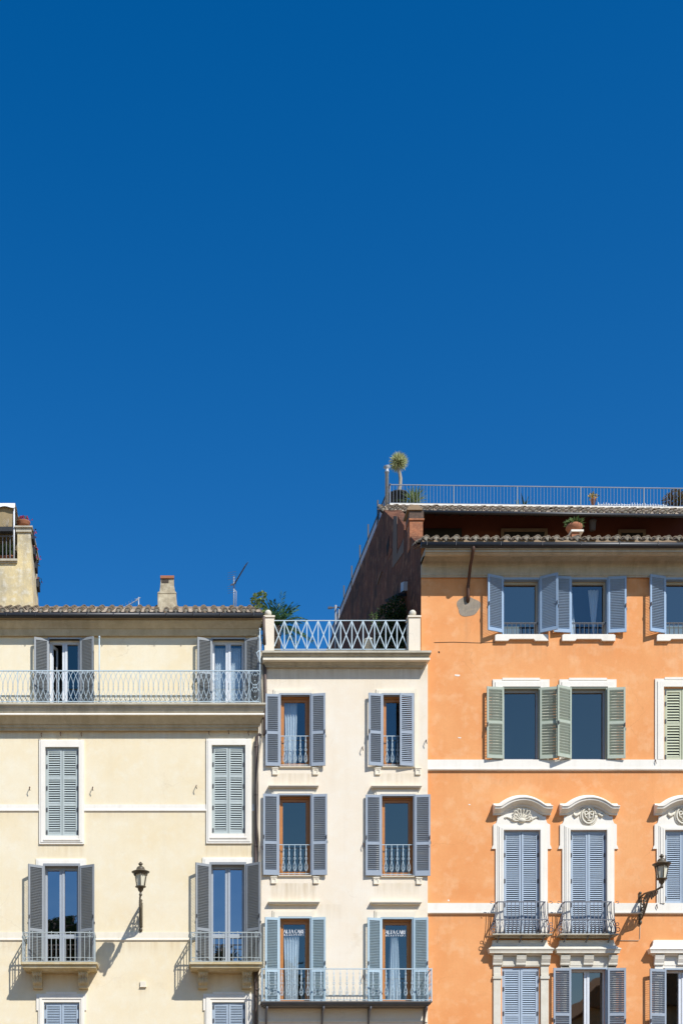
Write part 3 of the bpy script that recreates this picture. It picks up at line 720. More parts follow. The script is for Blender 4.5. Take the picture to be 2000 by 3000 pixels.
def guard(w, o, ztop, n, yy):
    g = MB(); g.bar((o[0]+.01,yy,ztop),(o[1]-.01,yy,ztop),.018); g.bar((o[0]+.01,yy,o[2]+.06),(o[1]-.01,yy,o[2]+.06),.016)
    st = (o[1]-o[0]-.10)/n
    for i in range(n): scroll_baluster(g, o[0]+.05+st*(i+.5), yy, o[2]+.01, ztop, .0085)
    g.build('window_guard', M['iron_pale'], w)
def sill_blocks(w, o, dx=.0):
    s = MB(); s.sweep(o[0]-.02, o[1]+.02, y, [(0,o[2]-.035),(.06,o[2]-.03),(.065,o[2]-.002),(0,o[2])], ends=False)
    for xc in (o[0]-.155, o[1]+.155):
        s.ring(xc-.08, xc+.08, o[2]-.24, o[2]-.07, xc-.045, xc+.045, o[2]-.205, o[2]-.105, y-.045, y+.005)
        s.box(xc-.046, xc+.046, y-.03, y+.004, o[2]-.206, o[2]-.104)
        s.box(xc-.095, xc+.095, y-.06, y+.006, o[2]-.069, o[2]-.04)
    s.build('sill', M['trim_cream'], w)
def head_mould(w, o, xa, xb, zt, deep=.05, full=False):
    s = MB(); s.ushape(xa, xb, zt, o[0]-.04, o[1]+.04, o[3]+.04, o[2]-.03 if full else o[2]-.03, y-.030, y+.01)
    s.ushape(xa+.05, xb-.05, zt-.045, o[0]-.041, o[1]+.041, o[3]+.041, o[2]-.03, y-.048, y-.028)
    return s
def ledge(s, xa, xb, py_t, py_b, dmax=.2, flat=True):
    za, zc = h.z(py_t, dmax), h.z(py_b)
    pr = [(0, za+.002), (dmax, za), (dmax, za-.035), (dmax*.86, za-.045)] + ([(dmax*.8, za-.07), (dmax*.45, zc+.02), (dmax*.3, zc)] if not flat else [(dmax*.75, za-.08), (dmax*.55, zc+.01), (.03, zc)]) + [(0, zc)]
    e = dmax; s.sweep(xa+e, xb-e, y, pr)
# top storey
for i, (a, b, t, bm) in enumerate(((821, 908, 2037, 2247), (1121, 1208, 2037, 2247))):
    o = h.hole(a, b, t, bm)
    w = wood_window(o, M['glass_clear'], M['sh_slate'], None, ((176, 174), (171, 9))[i], (.462,))
    head_mould(w, o, h.x(a-20), h.x(b+13), h.z(2020)).build('surround', M['trim_cream'], w)
    sill_blocks(w, o); guard(w, o, h.z(2156), 5, y+.03)
    if i == 0: curtain(w, o[0]+.14, o[1]-.36, o[2]+.1, o[3]-.1, y+.34, M['curtain'], 5, .03, .1)
# second storey
for i, (a, b, t, bm, ca, cb) in enumerate(((817, 910, 2331, 2566, 787, 934), (1117, 1211, 2333, 2568, 1088, 1236))):
    o = h.hole(a, b, t, bm)
    w = wood_window(o, M['glass'], M['sh_slate'], None, ((176, 174), (177, 174))[i], (.40,), low=.15)
    s = head_mould(w, o, h.x(a-21), h.x(b+16), h.z(2311))
    ledge(s, h.x(ca,.16), h.x(cb,.16), 2299+i, 2312+i, .16, False); s.build('surround', M['trim_cream'], w)
    sill_blocks(w, o); guard(w, o, h.z(2475), 5, y+.03)
# lowest visible storey: doors to the long balcony
dB = .60; zb = h.z(2934, dB)
for i, (a, b, t, ca, cb) in enumerate(((819, 908, 2691, 786, 937), (1118, 1207, 2693, 1086, 1236))):
    o = (h.x(a), h.x(b), zb, h.z(t)); h.op.append(o)
    w = wood_window(o, M['glass_clear'], M['sh_blue2'], None, ((166, 173), (166, 172))[i], (.385,), .046)
    s = head_mould(w, o, h.x(a-21), h.x(b+14), h.z(2668))
    ledge(s, h.x(ca,.15), h.x(cb,.15), 2640+i, 2652+i, .15); s.build('surround', M['trim_cream'], w)
    curtain(w, o[0]+(.15,.27)[i], o[1]-(.30,.30)[i], o[2]+.1, o[3]-(.42,.46)[i], y+.38, M['curtain'], (6,4)[i], (.03,.045)[i], (.12,-.18)[i])
    xa, xb = o[0]+.135, o[1]-.14
    stair_text(w, 0, 0, 0, 0, y+.14+.055, [('ALTA CARE', o[3]-.405, o[3]-.28, xa-.005, xb+.0, .07), ('BEAUTYSPA', o[3]-.475, o[3]-.425, xa+.01, xb-.01, .55)])
wl = facade(h, XL, XR, 0, h.z(1907), M['pale'])
for x in (XL, XR): wl.quad((x,0,0),(x,10,0),(x,10,h.z(1907)),(x,0,h.z(1907)))
wl.quad((XL,10,0),(XR,10,0),(XR,10,h.z(1907)),(XL,10,h.z(1907)))
wl.build('wall', [M['pale'], M['dark']], root)
ft = MB(); ft.box(XL+.01, XR-.01, .02, 9.9, h.z(1907)-.1, h.z(1907)-.003); ft.build('roof_terrace', M['cornice'], root)
c = MB()
prof = [(0, h.z(1906,.4))] + [(d, h.z(p, d)) for d, p in ((.41,1906),(.415,1912),(.37,1914),(.36,1918),(.30,1924),(.315,1927),(.32,1933.5),(.27,1935.5),(.22,1937),(.205,1941),(.15,1947),(.13,1948.5),(.105,1950),(.09,1955),(.05,1957))] + [(0, h.z(1958))]
rows = [[(PX(769,.41)-(.0+(.41-d)*-.3), -0.0, z), (PX(769,.41)+(.41-d)*.3, -d, z), (PX(1263,.41)-(.41-d)*.5, -d, z), (PX(1263,.41)-(.41-d)*.5, 0, z)] for d, z in prof]
vs = [p for r_ in rows for p in r_]; fs = []
for i in range(len(rows)-1):
    for k in range(3): fs.append((4*i+k, 4*i+k+1, 4*i+4+k+1, 4*i+4+k))
n = 4*(len(rows)-1); fs += [(3,2,1,0), (n,n+1,n+2,n+3)]
c._add(vs, fs); cn = c.build('cornice', M['cornice'], root)
c = MB(); c.hexa([(PX(770,.35),-.352,h.z(1933.5,.35)),(PX(1259.5,.35),-.352,h.z(1933.5,.35)),(PX(1257,.35),-.02,h.z(1933.5,.35)),(PX(770,.35),-.02,h.z(1933.5,.35)),(PX(770,.35),-.352,h.z(1927.5,.35)),(PX(1259.5,.35),-.352,h.z(1927.5,.35)),(PX(1257,.35),-.02,h.z(1927.5,.35)),(PX(770,.35),-.02,h.z(1927.5,.35))]); c.build('sunlit_fillet', M['trim_cream'], cn)  # lighter colour paints the sunlit edge of the cornice
# parapet piers with ball finials and the lattice railing between
for xa, xb in ((775, 803), (1197, 1231)):
    p = MB(); d = .12
    p.box(PX(xa,d), PX(xb,d), -d, .22, PZ(1906,d), PZ(1809,d)); p.box(PX(xa,d)-.03, PX(xb,d)+.02, -d-.03, .25, PZ(1809,d)+.001, PZ(1804,d))
    pr = p.build('parapet_pier', M['pale'], root)
    f = MB(); xm = (PX(xa,d)+PX(xb,d))/2 - .03; f.lathe((xm, .05, PZ(1804,d)), [(.09,0),(.06,.025),(.045,.05),(.06,.06)], 14); f.ball((xm, .05, PZ(1790.5,d)), .105, nu=16, nv=12)
    f.build('ball_finial', M['stone'], pr)
r = MB(); yr = .02; d = -.02
zt, z0 = PZ(1818.5,d), PZ(1904,d)
xs = [PX(700+v*.3827, d) for v in (347,434,519,605,690,777,863,949,1036,1122,1208)]; st = xs[1]-xs[0]
x0, x1 = PX(803,d), PX(1197,d)
r.bar((x0,yr,zt),(x1,yr,zt),.022); 
for i, x in enumerate([xs[0]-st]+xs+[xs[-1]+st]):
    if x0 < x < x1: r.bar((x,yr-.012,z0),(x,yr-.012,zt),.028)
    for s in (-1, 1):
        a, b = Vector((x, yr+.012*s, zt)), Vector((x+s*st, yr+.012*s, z0))
        lo, hi = 0., 1.
        for lim, sg in ((x0, 1), (x1, -1)):
            fa, fb = (a.x-lim)*sg, (b.x-lim)*sg
            if fa < 0 and fb < 0: lo, hi = 1., 0.
            elif fa < 0: lo = max(lo, fa/(fa-fb))
            elif fb < 0: hi = min(hi, fa/(fa-fb))
        if hi > lo: r.bar(a.lerp(b, lo), a.lerp(b, hi), .026)
r.bar((x0,yr,z0+.012),(x1,yr,z0+.012),.02)
r.build('parapet_railing', M['iron_pale'], root)
# long iron balcony at the bottom
s = MB(); X0, X1 = PX(766,dB), PX(1266,dB)
s.box(X0, X1, -dB, .02, zb-.035, zb-.001); s.box(X0+.04, X1-.04, -dB+.04, .02, zb-.085, zb-.036); s.box(X0+.09, X1-.09, -dB+.10, .02, zb-.12, zb-.086)
sb = s.build('balcony', M['dark_slab'], root, 'long balcony with scrolled iron railing on the pale house')
for px_ in (781, 946, 1083, 1247):
    b = MB(); x = PX(px_, .3)
    b.tube([(x,-.50,zb-.13),(x,-.44,zb-.22),(x,-.26,zb-.27),(x,-.10,zb-.42),(x,-.02,zb-.58)], .028, 6)
    b.tube([(x,-.48,zb-.14),(x,-.02,zb-.14),(x,-.03,zb-.58)], .022, 5)
    b.loop((x,-.17,zb-.22), .07, .014, 'x', 10)
    b.build('bracket', M['iron_mid'], sb)
r = MB(); d = dB-.03; yr = -d; x0, x1 = PX(768,d), PX(1264,d); zt = PZ(2840,d)
for zz, t in ((zt,.026),(zb+.04,.018)):
    r.bar((x0,yr,zz),(x1,yr,zz),t); r.bar((x0,yr,zz),(x0,0,zz),t); r.bar((x1,yr,zz),(x1,0,zz),t)
n = 26
for i in range(n+1):
    x = x0+(x1-x0)*i/n
    if i in (0, n): r.bar((x,yr,zb),(x,yr,zt+.02),.028)
    else: scroll_baluster(r, x, yr, zb+.02, zt, .0085)
for xx in (x0, x1):
    for i in range(1, 4): scroll_baluster(r, xx, yr*(1-i/3.6), zb+.02, zt, .0085, 'y')
r.build('railing', M['iron_pale'], sb)
c = MB(); c.sweep(XL+.02, XR-.02, y, [(0,h.z(2990)),(.03,h.z(2991)),(.035,h.z(2996)),(0,h.z(2998))], ends=False); c.build('string_course', M['trim_cream'], root)
for px_, py in ((1247,2170),(1061,2190),(1064,2472),(1255,2478),(768,2480),(1064,2860),(952,2860)): hook(h, px_, py, d=.10)
pale_root = root

# ================================================================== orange house (right)
root = thing('town_house', (PX(1700,-.12), .12, 0), 'tall orange stucco house with white window surrounds and a railed roof terrace', 'house')
h = House(-.12, root); y = h.y
XL, XR = h.x(1233), h.x(2260)
# ---- top storey
def top_win(a, b, la, ra, cur, sill=(1448,1603), shut=(True, True)):
    o = h.hole(a, b, 1699, 1862)
    w = window(h, o, 'single', M['frame_beige'], M['glass_clear'] if cur else M['glass_top'], rec=.12, fw=.055, top=.08)
    f = MB(); f.ushape(o[0]-.03, o[1]+.03, o[3]+.06, o[0]+.012, o[1]-.012, o[3]-.012, o[2], y-.05, y+.1); f.build('shutter_frame', M['sh_top'], w)
    pw = (o[1]-o[0])/2
    shutter(w, o[0]-.015, y-.055, o[2]+.05, o[3]+.07, pw, la, 'left', M['sh_top'], (), .046)
    shutter(w, o[1]+.015, y-.055, o[2]+.05, o[3]+.07, pw, ra, 'right', M['sh_top'], (), .046)
    s = MB(); xa, xb = h.x(sill[0]), h.x(sill[1]); zt, zb_ = h.z(1862), h.z(1880)
    s.prism([(xa,zt-.03),(xa+.05,zt),(xb-.05,zt),(xb,zt-.03),(xb,zb_-.01),(xb-.38,zb_-.01),(xb-.42,zb_+.045),(xa+.42,zb_+.045),(xa+.38,zb_-.01),(xa,zb_-.01)], y-.09, y+.01)
    s.build('sill', M['trim'], w)
    g = MB(); yy = y+.03; zt = h.z(1824); g.bar((o[0],yy,zt),(o[1],yy,zt),.022); g.bar((o[0],yy,zt-.03),(o[1],yy,zt-.03),.012)
    n = 8
    for i in range(1, n): g.bar((o[0]+(o[1]-o[0])*i/n,yy,o[2]),(o[0]+(o[1]-o[0])*i/n,yy,zt),.015)
    g.build('window_guard', M['iron_dark'], w)
    return w, o
w, o = top_win(1473, 1578, 160, 152, False)
curtain(w, o[0]+.06, o[0]+.58, o[2]+.05, h.z(1818), y+.40, M['pane_reflection'], 2, .004)  # pale sheet imitates the reflection in the lower left of the pane
w, o = top_win(1672, 1777, 177, 174, True, (1644, 1799))
curtain(w, o[0]+.06, o[0]+.22, o[2]+.1, o[3]-.1, y+.42, M['curtain'], 3, .02, -.25)
curtain(w, o[1]-.34, o[1]-.16, o[2]+.1, o[3]-.1, y+.42, M['curtain'], 3, .02, .3)
w, o = top_win(1948, 2053, 165, 166, False, (1921, 2078))
curtain(w, o[0]+.06, o[1]-.06, o[2]+.05, h.z(1815), y+.40, M['pane_reflection'], 3, .004)  # same pale sheet, painting a reflection across the lower pane
# ---- second storey
def mid_surround(w, o, xa, xb, zt):
    s = MB(); X0, X1 = h.x(xa), h.x(xb)
    s.ushape(X0, X1, h.z(zt+4), o[0]-.03, o[1]+.03, o[3]+.03, o[2], y-.035, y+.01)
    s.ushape(X0+.07, X1-.07, h.z(zt+12), o[0]-.031, o[1]+.031, o[3]+.031, o[2], y-.056, y-.033)
    s.prism([(X0+.28,h.z(zt+7)),(X0+.28,h.z(zt)),(X1-.28,h.z(zt)),(X1-.28,h.z(zt+7))], y-.046, y+.01)
    s.build('surround', M['trim'], w)
for a, b, xa, xb, zt, la, ra in ((1474,1578,1442,1608,1988,172,171), (1671,1775,1637,1804,1988,158,173)):
    o = h.hole(a, b, 2017, 2226)
    w = window(h, o, 'single', M['frame_grey'], M['glass'], rec=.12, fw=.055, top=.08)
    f = MB(); f.ushape(o[0]-.025, o[1]+.025, o[3]+.025, o[0]+.012, o[1]-.012, o[3]-.012, o[2], y-.03, y+.1); f.build('shutter_frame', M['sh_green'], w)
    mid_surround(w, o, xa, xb, zt)
    pw = (o[1]-o[0])/2
    shutter(w, o[0]-.005, y-.075, o[2]+.0, o[3]-.01, pw, la, 'left', M['sh_green'], (.505,), .082)
    shutter(w, o[1]+.005, y-.075, o[2]+.0, o[3]-.01, pw, ra, 'right', M['sh_green'], (.505,), .082)
o = h.hole(1945, 2049, 2017, 2227); w = window(h, o, 'single', M['frame_grey'], M['glass_dark'], rec=.20)
closed_pair(h, w, o, M['sh_cream'], (.505,), .082, .03); mid_surround(w, o, 1917, 2083, 1986)
c = MB()
def belt(xa, xb, pa, pb): c.sweep(h.x(xa), h.x(xb), y, [(0,h.z(pa)),(.055,h.z(pa)),(.06,h.z(pa+.78*(pb-pa))),(.075,h.z(pa+.80*(pb-pa))),(.075,h.z(pa+.92*(pb-pa))),(.03,h.z(pb)),(0,h.z(pb))], ends=False)
belt(1250, 2260, 2228, 2260); c.build('string_course', M['trim'], root)
# ---- noble storey: shuttered doors under arched pediments
def arch_path(xc, n=26):
    pts = []
    for i in range(n+1):
        u = -1+2*i/n; xx = u*84
        if abs(xx) > 66: hgt = 0
        else: t_ = abs(xx)/66; hgt = 25*((1-(t_/.93)**2.1) if t_ < .80 else .2707*((1-t_)/.2)**1.35)
        pts.append((xx, hgt))
    return pts
def pediment(w, xc, base, kind):
    s = MB(); path = arch_path(xc)
    P = [Vector((h.x(xc+xx), h.z(base-hgt))) for xx, hgt in path]
    prof = [(0,.235),(.05,.235),(.08,.22),(.13,.165),(.28,.115),(.31,.105),(.31,.08),(.285,.075),(.275,.02),(.25,.012),(.17,-.035),(.10,-.065),(.08,-.11),(0,-.11)]
    rows = []; m = len(prof)
    for i, p in enumerate(P):
        t = (P[min(i+1,len(P)-1)] - P[max(i-1,0)]).normalized(); n = Vector((-t.y, t.x)); n = (n + Vector((0,1))).normalized()
        for d, q in prof: rows.append((p.x + n.x*q, y-d, p.y + n.y*q))
    fs = []
    for i in range(len(P)-1):
        for j in range(m-1): fs.append((i*m+j, i*m+j+1, (i+1)*m+j+1, (i+1)*m+j))
    fs.append(list(range(m))); fs.append(list(range(len(P)*m-1, (len(P)-1)*m-1, -1)))
    s._add(rows, fs)
    # tympanum panel
    poly = [(p.x, p.y-.05) for p in P[4:-4]]
    s.prism([(h.x(xc-70), h.z(2424)), *poly, (h.x(xc+70), h.z(2424))][::-1], y-.03, y+.01)
    pd = s.build('pediment', M['trim'], w)
    o_ = MB(); zc = h.z(2392); xm = h.x(xc)
    if kind == 'shell':
        zb_ = h.z(2408)
        for i in range(9):
            a = R(12+ (156)*i/8); dx, dz = math.cos(a), math.sin(a)
            L = .34 if 1 < i < 7 else .29
            rot = Matrix(((dx,0,-dz),(0,1,0),(dz,0,dx))).to_3x3()
            pts = []
            for q in range(13):
                b_ = 2*math.pi*q/12; u_, v_ = L*(.62+.40*math.cos(b_)), .048*math.sin(b_)*(.55+.45*math.cos(b_)+.25)
                pts.append((xm+dx*u_-dz*v_, y-.05-.05*(u_/L), zb_+dz*u_*1.08+dx*v_))
            o_.tube(pts, .017, 5)
            o_.tube([(xm+dx*L*.1, y-.05, zb_+dz*L*.1), (xm+dx*L*.6, y-.04, zb_+dz*L*.65)], [.035,.02], 6)
        o_.ball((xm, y-.07, zb_+.01), .11, .07, .07, 10, 8)
    else:
        o_.loop((xm, y-.07, zc), .20, .035, 'y', 24, ry=.24); o_.loop((xm, y-.055, zc), .25, .02, 'y', 24, ry=.29)
        o_.ball((xm, y-.03, zc), .19, .05, .22, 16, 10)
        for s_ in (-1, 1):
            o_.loop((xm+s_*.085, y-.095, zc+.06), .05, .022, 'y', 10); o_.tube([(xm+s_*.03, y-.1, zc-.12), (xm+s_*.12, y-.1, zc-.04), (xm+s_*.13, y-.1, zc+.07)], .022, 5)
        o_.ball((xm, y-.09, zc-.02), .035, .03, .12, 8, 6); o_.ball((xm, y-.09, zc-.16), .06, .03, .03, 8, 6); o_.ball((xm, y-.09, zc+.17), .04, .03, .05, 8, 6)
    for s_ in (-1, 1):
        z0 = h.z(2404)
        o_.tube([(xm+s_*.16, y-.05, z0-.04), (xm+s_*.26, y-.055, z0-.02), (xm+s_*.36, y-.055, z0+.05), (xm+s_*.44, y-.055, z0+.08), (xm+s_*.50, y-.05, z0+.05), (xm+s_*.47, y-.05, z0+.02)] if kind == 'shell' else
                [(xm+s_*.24, y-.055, zc+.10), (xm+s_*.32, y-.06, zc+.02), (xm+s_*.38, y-.06, zc-.02), (xm+s_*.44, y-.06, zc+.03), (xm+s_*.41, y-.06, zc+.08)], [.035,.04,.035,.03,.025,.015] if kind == 'shell' else [.02,.045,.05,.035,.02], 6)
    o_.build('shell_carving' if kind == 'shell' else 'cartouche_carving', M['stone'], w)
for xc, kind in ((1526.5, 'shell'), (1721.5, 'scroll'), (1998, 'scroll')):
    rail = kind and xc < 1900
    o = h.hole(xc-53, xc+53, 2435, 2744 if xc < 1900 else 2649)
    w = window(h, o, 'double', M['frame_grey'], M['glass_dark'], rec=.20)
    closed_pair(h, w, o, M['sh_blue'], (.31,) if xc < 1900 else (), .059, .03, (.05,.3,.53,.78,.95) if xc < 1900 else (.07,.35,.65,.93), .10)
    s = MB(); z0 = o[2]
    X = lambda v: h.x(xc+v)
    s.prism([(X(-76),z0),(X(-76),h.z(2650)),(X(-76),h.z(2489)),(X(-88),h.z(2489)),(X(-85),h.z(2480)),(X(-83),h.z(2478)),(X(-83),h.z(2418)),(X(-75),h.z(2414)),(X(-71),h.z(2404)),(X(-71),h.z(2394)),
             (X(71),h.z(2394)),(X(71),h.z(2404)),(X(75),h.z(2414)),(X(83),h.z(2418)),(X(83),h.z(2478)),(X(85),h.z(2480)),(X(88),h.z(2489)),(X(76),h.z(2489)),(X(76),z0),
             (o[1]+.004,z0),(o[1]+.004,o[3]+.004),(o[0]-.004,o[3]+.004),(o[0]-.004,z0)][::-1], y-.045, y+.01)
    s.ushape(X(-70), X(70), h.z(2421), o[0]-.005, o[1]+.005, o[3]+.005, z0, y-.062, y-.043)
    s.ushape(X(-66), X(66), h.z(2425), o[0]-.006, o[1]+.006, o[3]+.006, z0, y-.08, y-.060)
    s.ushape(o[0]-.06, o[1]+.06, o[3]+.06, o[0]-.007, o[1]+.007, o[3]+.007, z0, y-.092, y-.078)
    s.build('surround', M['trim'], w)
    pediment(w, xc, 2380, kind)
for a_, b_ in ((1250,1450),(1604,1645),(1798,2260)):
    c = MB(); belt(a_, b_, 2648, 2680); c.build('string_course', M['trim'], root)
# ---- bellied iron balconies
for xa, xb, lab in ((1443, 1617, 'bellied iron balcony under the window with the shell'), (1640, 1812, 'bellied iron balcony next to the wall lantern')):
    dS = .42; s = MB(); X0, X1 = h.x(xa,dS), h.x(xb,dS); zt = h.z(2736,dS)
    s.box(X0, X1, y-dS, y+.02, zt-.035, zt); s.box(X0+.12, X1-.12, y-dS+.14, y+.02, zt-.07, zt-.036)
    sb = s.build('balcony', M['cornice'], root, lab)
    b = MB()
    for f in (.12, .5, .88):
        x = X0+f*(X1-X0); b.tube([(x, y-dS+.06, zt-.05), (x, y-.25, zt-.10), (x, y-.02, zt-.24)], .018, 5)
    b.build('bracket', M['iron_mid'], sb)
    r = MB(); zr = h.z(2642, .34); H = zr-zt
    belly = [(0,0.0),(.06,.055),(.16,.075),(.28,.06),(.42,.0),(.60,-.05),(.8,-.07),(1,-.07)]
    xl, xr_ = X0+.10, X1-.10
    def bar_front(x): r.tube([(x, y-(.36+b_), zt+t*H) for t, b_ in belly], .011, 5)
    def bar_side(x, sg, yy): r.tube([(x+sg*b_, yy, zt+t*H) for t, b_ in belly], .011, 5)
    n = 13
    for i in range(n+1):
        x = xl+(xr_-xl)*i/n; bar_front(x)
        if i < n:
            xm = x+(xr_-xl)/n/2
            r.tube([(xm-.045, y-.41, zt+.02), (xm-.05, y-.435, zt+.16*H), (xm-.02, y-.43, zt+.24*H), (xm, y-.40, zt+.36*H), (xm+.03, y-.43, zt+.24*H), (xm+.045, y-.435, zt+.14*H), (xm+.03, y-.41, zt+.03)], .009, 4)
            r.ball((xm, y-.355, zt+.42*H), .022, .016, .022, 6, 4)
    for i in range(3):
        for x, sg in ((xl,-1),(xr_,1)): bar_side(x, sg, y-.04-.12*i)
    for t, off, w_ in ((.44, -.005, .024), (1.0, -.07, .03), (.04, .03, .02)):
        zz = zt+t*H; yy = y-.36-off
        r.bar((xl-off,yy,zz),(xr_+off,yy,zz),w_); r.bar((xl-off,yy,zz),(xl-off,y,zz),w_); r.bar((xr_+off,yy,zz),(xr_+off,y,zz),w_)
    for x, sg in ((xl-.02,-1),(xr_+.02,1)):      # scrolls at the corners
        r.loop((x+sg*.06, y-.40, zt+.12), .06, .012, 'y', 10); r.loop((x+sg*.05, y-.38, zt+.28), .045, .01, 'y', 10)
        r.tube([(x+sg*.03, y-.3, zr), (x+sg*.10, y-.3, zr+.02), (x+sg*.12, y-.3, zr-.04), (x+sg*.08, y-.3, zr-.05)], .011, 4)
    r.build('railing', M['iron_mid'], sb)
# ---- lowest visible storey under flat cornices
for k, (xa, xb, oa, ob, top) in enumerate(((1431,1623,1470,1578,2837), (1628,1820,1670,1775,2840), (1903,2093,1948,2053,2842))):
    o = h.hole(oa, ob, top, 3130)
    w = window(h, o, 'double', M['frame_white'] if k else M['frame_grey'], M['glass'] if k < 2 else M['glass_dark'], rec=.16, fw=.045, top=.07)
    if k == 0: closed_pair(h, w, o, M['sh_blue'], (.535, .27), .063, .03)
    else:
        f = MB(); f.ushape(o[0]-.03, o[1]+.03, o[3]+.03, o[0]+.012, o[1]-.012, o[3]-.012, o[2], y-.05, y+.1); f.build('shutter_frame', M['sh_blue'], w)
        pw = (o[1]-o[0])/2
        shutter(w, o[0]-.01, y-.095, o[2], o[3]-.0, pw, 174 if k == 1 else 170, 'left', M['sh_slate'], (.535, .27), .063)
        shutter(w, o[1]+.01, y-.095, o[2], o[3]-.0, pw, 176, 'right', M['sh_slate'], (.535, .27), .063)
    s = MB(); dm = .26; X0, X1 = h.x(xa,dm)+dm, h.x(xb,dm)-dm
    prof = [(0,h.z(2755)),(.10,h.z(2756,.1)),(.105,h.z(2764,.1)),(.13,h.z(2771,.13)),(.20,h.z(2777,.2)),(.255,h.z(2779,.25)),(.26,h.z(2782,.26)),(.24,h.z(2783.5,.24)),(.235,h.z(2787,.23)),(.225,h.z(2788,.22)),(.225,h.z(2793,.22)),(.17,h.z(2795,.17)),(.10,h.z(2801,.1)),(.07,h.z(2804)),(0,h.z(2805))]
    s.sweep(X0, X1, y, prof)
    s.box(h.x(xa+16), h.x(xb-16), y-.04, y+.01, o[3]+.035, h.z(2805)+.0)
    s.box(h.x(xa+40), h.x(xb-38), y-.052, y-.038, h.z(2831), h.z(2811))
    for a, b in ((xa+10, xa+37), (xa+78, xa+106), (xb-41, xb-15)):
        x0, x1 = h.x(a), h.x(b); q = [(y-.03, h.z(2803)), (y-.17, h.z(2803)), (y-.17, h.z(2807)), (y-.15, h.z(2808)), (y-.155, h.z(2812)), (y-.12, h.z(2820)), (y-.10, h.z(2824)), (y-.10, h.z(2829)), (y-.06, h.z(2832)), (y-.03, h.z(2832))]
        s.prism_x(q, x0, x1)
    if k == 0 or k == 2:
        for a, b in ((xa+13, xa+37), (xb-41, xb-18)):
            a_, b_ = (h.x(a), min(h.x(b), o[0]-.045)) if a < xa+20 else (max(h.x(a), o[1]+.045), h.x(b))
            s.box(a_, b_, y-.05, y+.01, 7.0 if k == 0 else o[2]-.1, h.z(2833)); s.box(a_-.02, b_+.02, y-.085, y+.005, h.z(2870), h.z(2862)); s.box(a_-.0, b_+.0, y-.075, y+.004, h.z(2862)+.001, h.z(2857))
    else:
        for a_, b_ in ((h.x(xa+13), o[0]-.045), (o[1]+.045, h.x(xb-18))): s.box(a_, b_, y-.04, y+.01, o[2]-.1, h.z(2833))
    s.build('surround', M['stone'] if k < 2 else M['trim'], w)
wl = facade(h, XL, XR, 0, h.z(1602), M['orange'])
wl.quad((XR,y,0),(XR,y+16,0),(XR,y+16,h.z(1602)),(XR,y,h.z(1602)))
wl.build('wall', [M['orange'], M['dark']], root)
# crowning cornice: broad cove under the gutter
c = MB()
prof = [(d, h.z(p, d)) for d, p in ((.78,1601),(.79,1608),(.75,1609),(.74,1617),(.70,1618),(.67,1624),(.60,1629),(.32,1631),(.18,1645),(.11,1662),(.08,1680),(.08,1686),(.06,1688),(.05,1692),(0,1692.5))]
c.sweep(h.x(1233)-.01, XR, y, prof, ends=False)
c.build('cornice', M['cornice'], root)
g = MB(); dg = .80
g.tube([(h.x(1233,dg), y-dg, h.z(1596.5,dg)), (XR, y-dg, h.z(1596.5,dg)-.02)], .085, 12)
for px_ in (1249, 1334, 1465, 1586, 1700, 1812, 1925): g.bar((h.x(px_,dg), y-dg-.088, h.z(1590,dg)), (h.x(px_,dg), y-dg-.088, h.z(1602,dg)), .015)
g.build('gutter', M['gutter'], root)
zE = h.z(1583,.82); yE = y-.82; sl_ = R(22)
rf = MB(); coppi(rf, h.x(1248,.8), XR, yE, zE, sl_, 6, step=.29, r=.095)
yb_ = y+3.2; zb_ = zE+(yb_-yE)*math.tan(sl_)
rf._add([(h.x(1237,.8),yE+.01,zE-.06),(XR,yE+.01,zE-.06),(XR,yb_,zb_-.06),(h.x(1233),yb_,zb_-.06)], [(0,1,2,3)], 1)
rf.box(h.x(1237,.8), XR, yE+.02, yE+.06, zE-.09, zE+.02, 1)
rf._add([(h.x(1225),yb_,zb_-.07),(XR,yb_,zb_-.07),(XR,y+6.2,zb_-.07),(h.x(1205),y+6.2,zb_-.07)], [(0,1,2,3)], 1)
roof = rf.build('roof', [M['tile'], M['tile_edge'], M['mortar']], root, 'lower tiled eave')
# flank wall receding behind the pale house, and the attic above
def FL(s_, off=0.0): return XL - .06*s_ + off
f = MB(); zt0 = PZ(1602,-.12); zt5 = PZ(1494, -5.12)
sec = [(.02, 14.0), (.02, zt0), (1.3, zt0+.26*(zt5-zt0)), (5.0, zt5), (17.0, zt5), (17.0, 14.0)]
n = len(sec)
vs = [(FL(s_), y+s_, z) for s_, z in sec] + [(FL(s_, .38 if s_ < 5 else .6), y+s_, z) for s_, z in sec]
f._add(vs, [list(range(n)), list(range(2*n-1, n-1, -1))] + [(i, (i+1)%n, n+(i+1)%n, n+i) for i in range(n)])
# repaired plaster patches, blind window and ledge on the flank
def patch(s0, z0, s1, z1, s2, z2, s3, z3, m, th=.012): f._add([(FL(a,-th), y+a, z) for a, z in ((s0,z0),(s1,z1),(s2,z2),(s3,z3))] + [(FL(a), y+a, z) for a, z in ((s0,z0),(s1,z1),(s2,z2),(s3,z3))], [(0,1,2,3),(0,4,5,1),(1,5,6,2),(2,6,7,3),(3,7,4,0)], m)
def on_flank(px_, py):
    k = (px_-510)/3800.; X = XL-CAMX; s_ = (X-k*(D+.12))/(k+.06); return s_, EYE+(3550-py)/100.*(D+.12+s_)/D
def patch_px(pts, m, th=.012):
    q = []
    for p in pts: q += list(on_flank(*p))
    patch(*q, m, th)
patch_px([(1153,1512),(1163,1512),(1163,1625),(1150,1665)], 1); patch_px([(1150,1665),(1163,1625),(1184,1575),(1183,1618)], 1, .015)
patch_px([(1165,1510),(1184,1540),(1182,1578),(1165,1608)], 2, .01)
patch_px([(1132,1600),(1139,1570),(1140,1598),(1134,1628)], 3, .01)
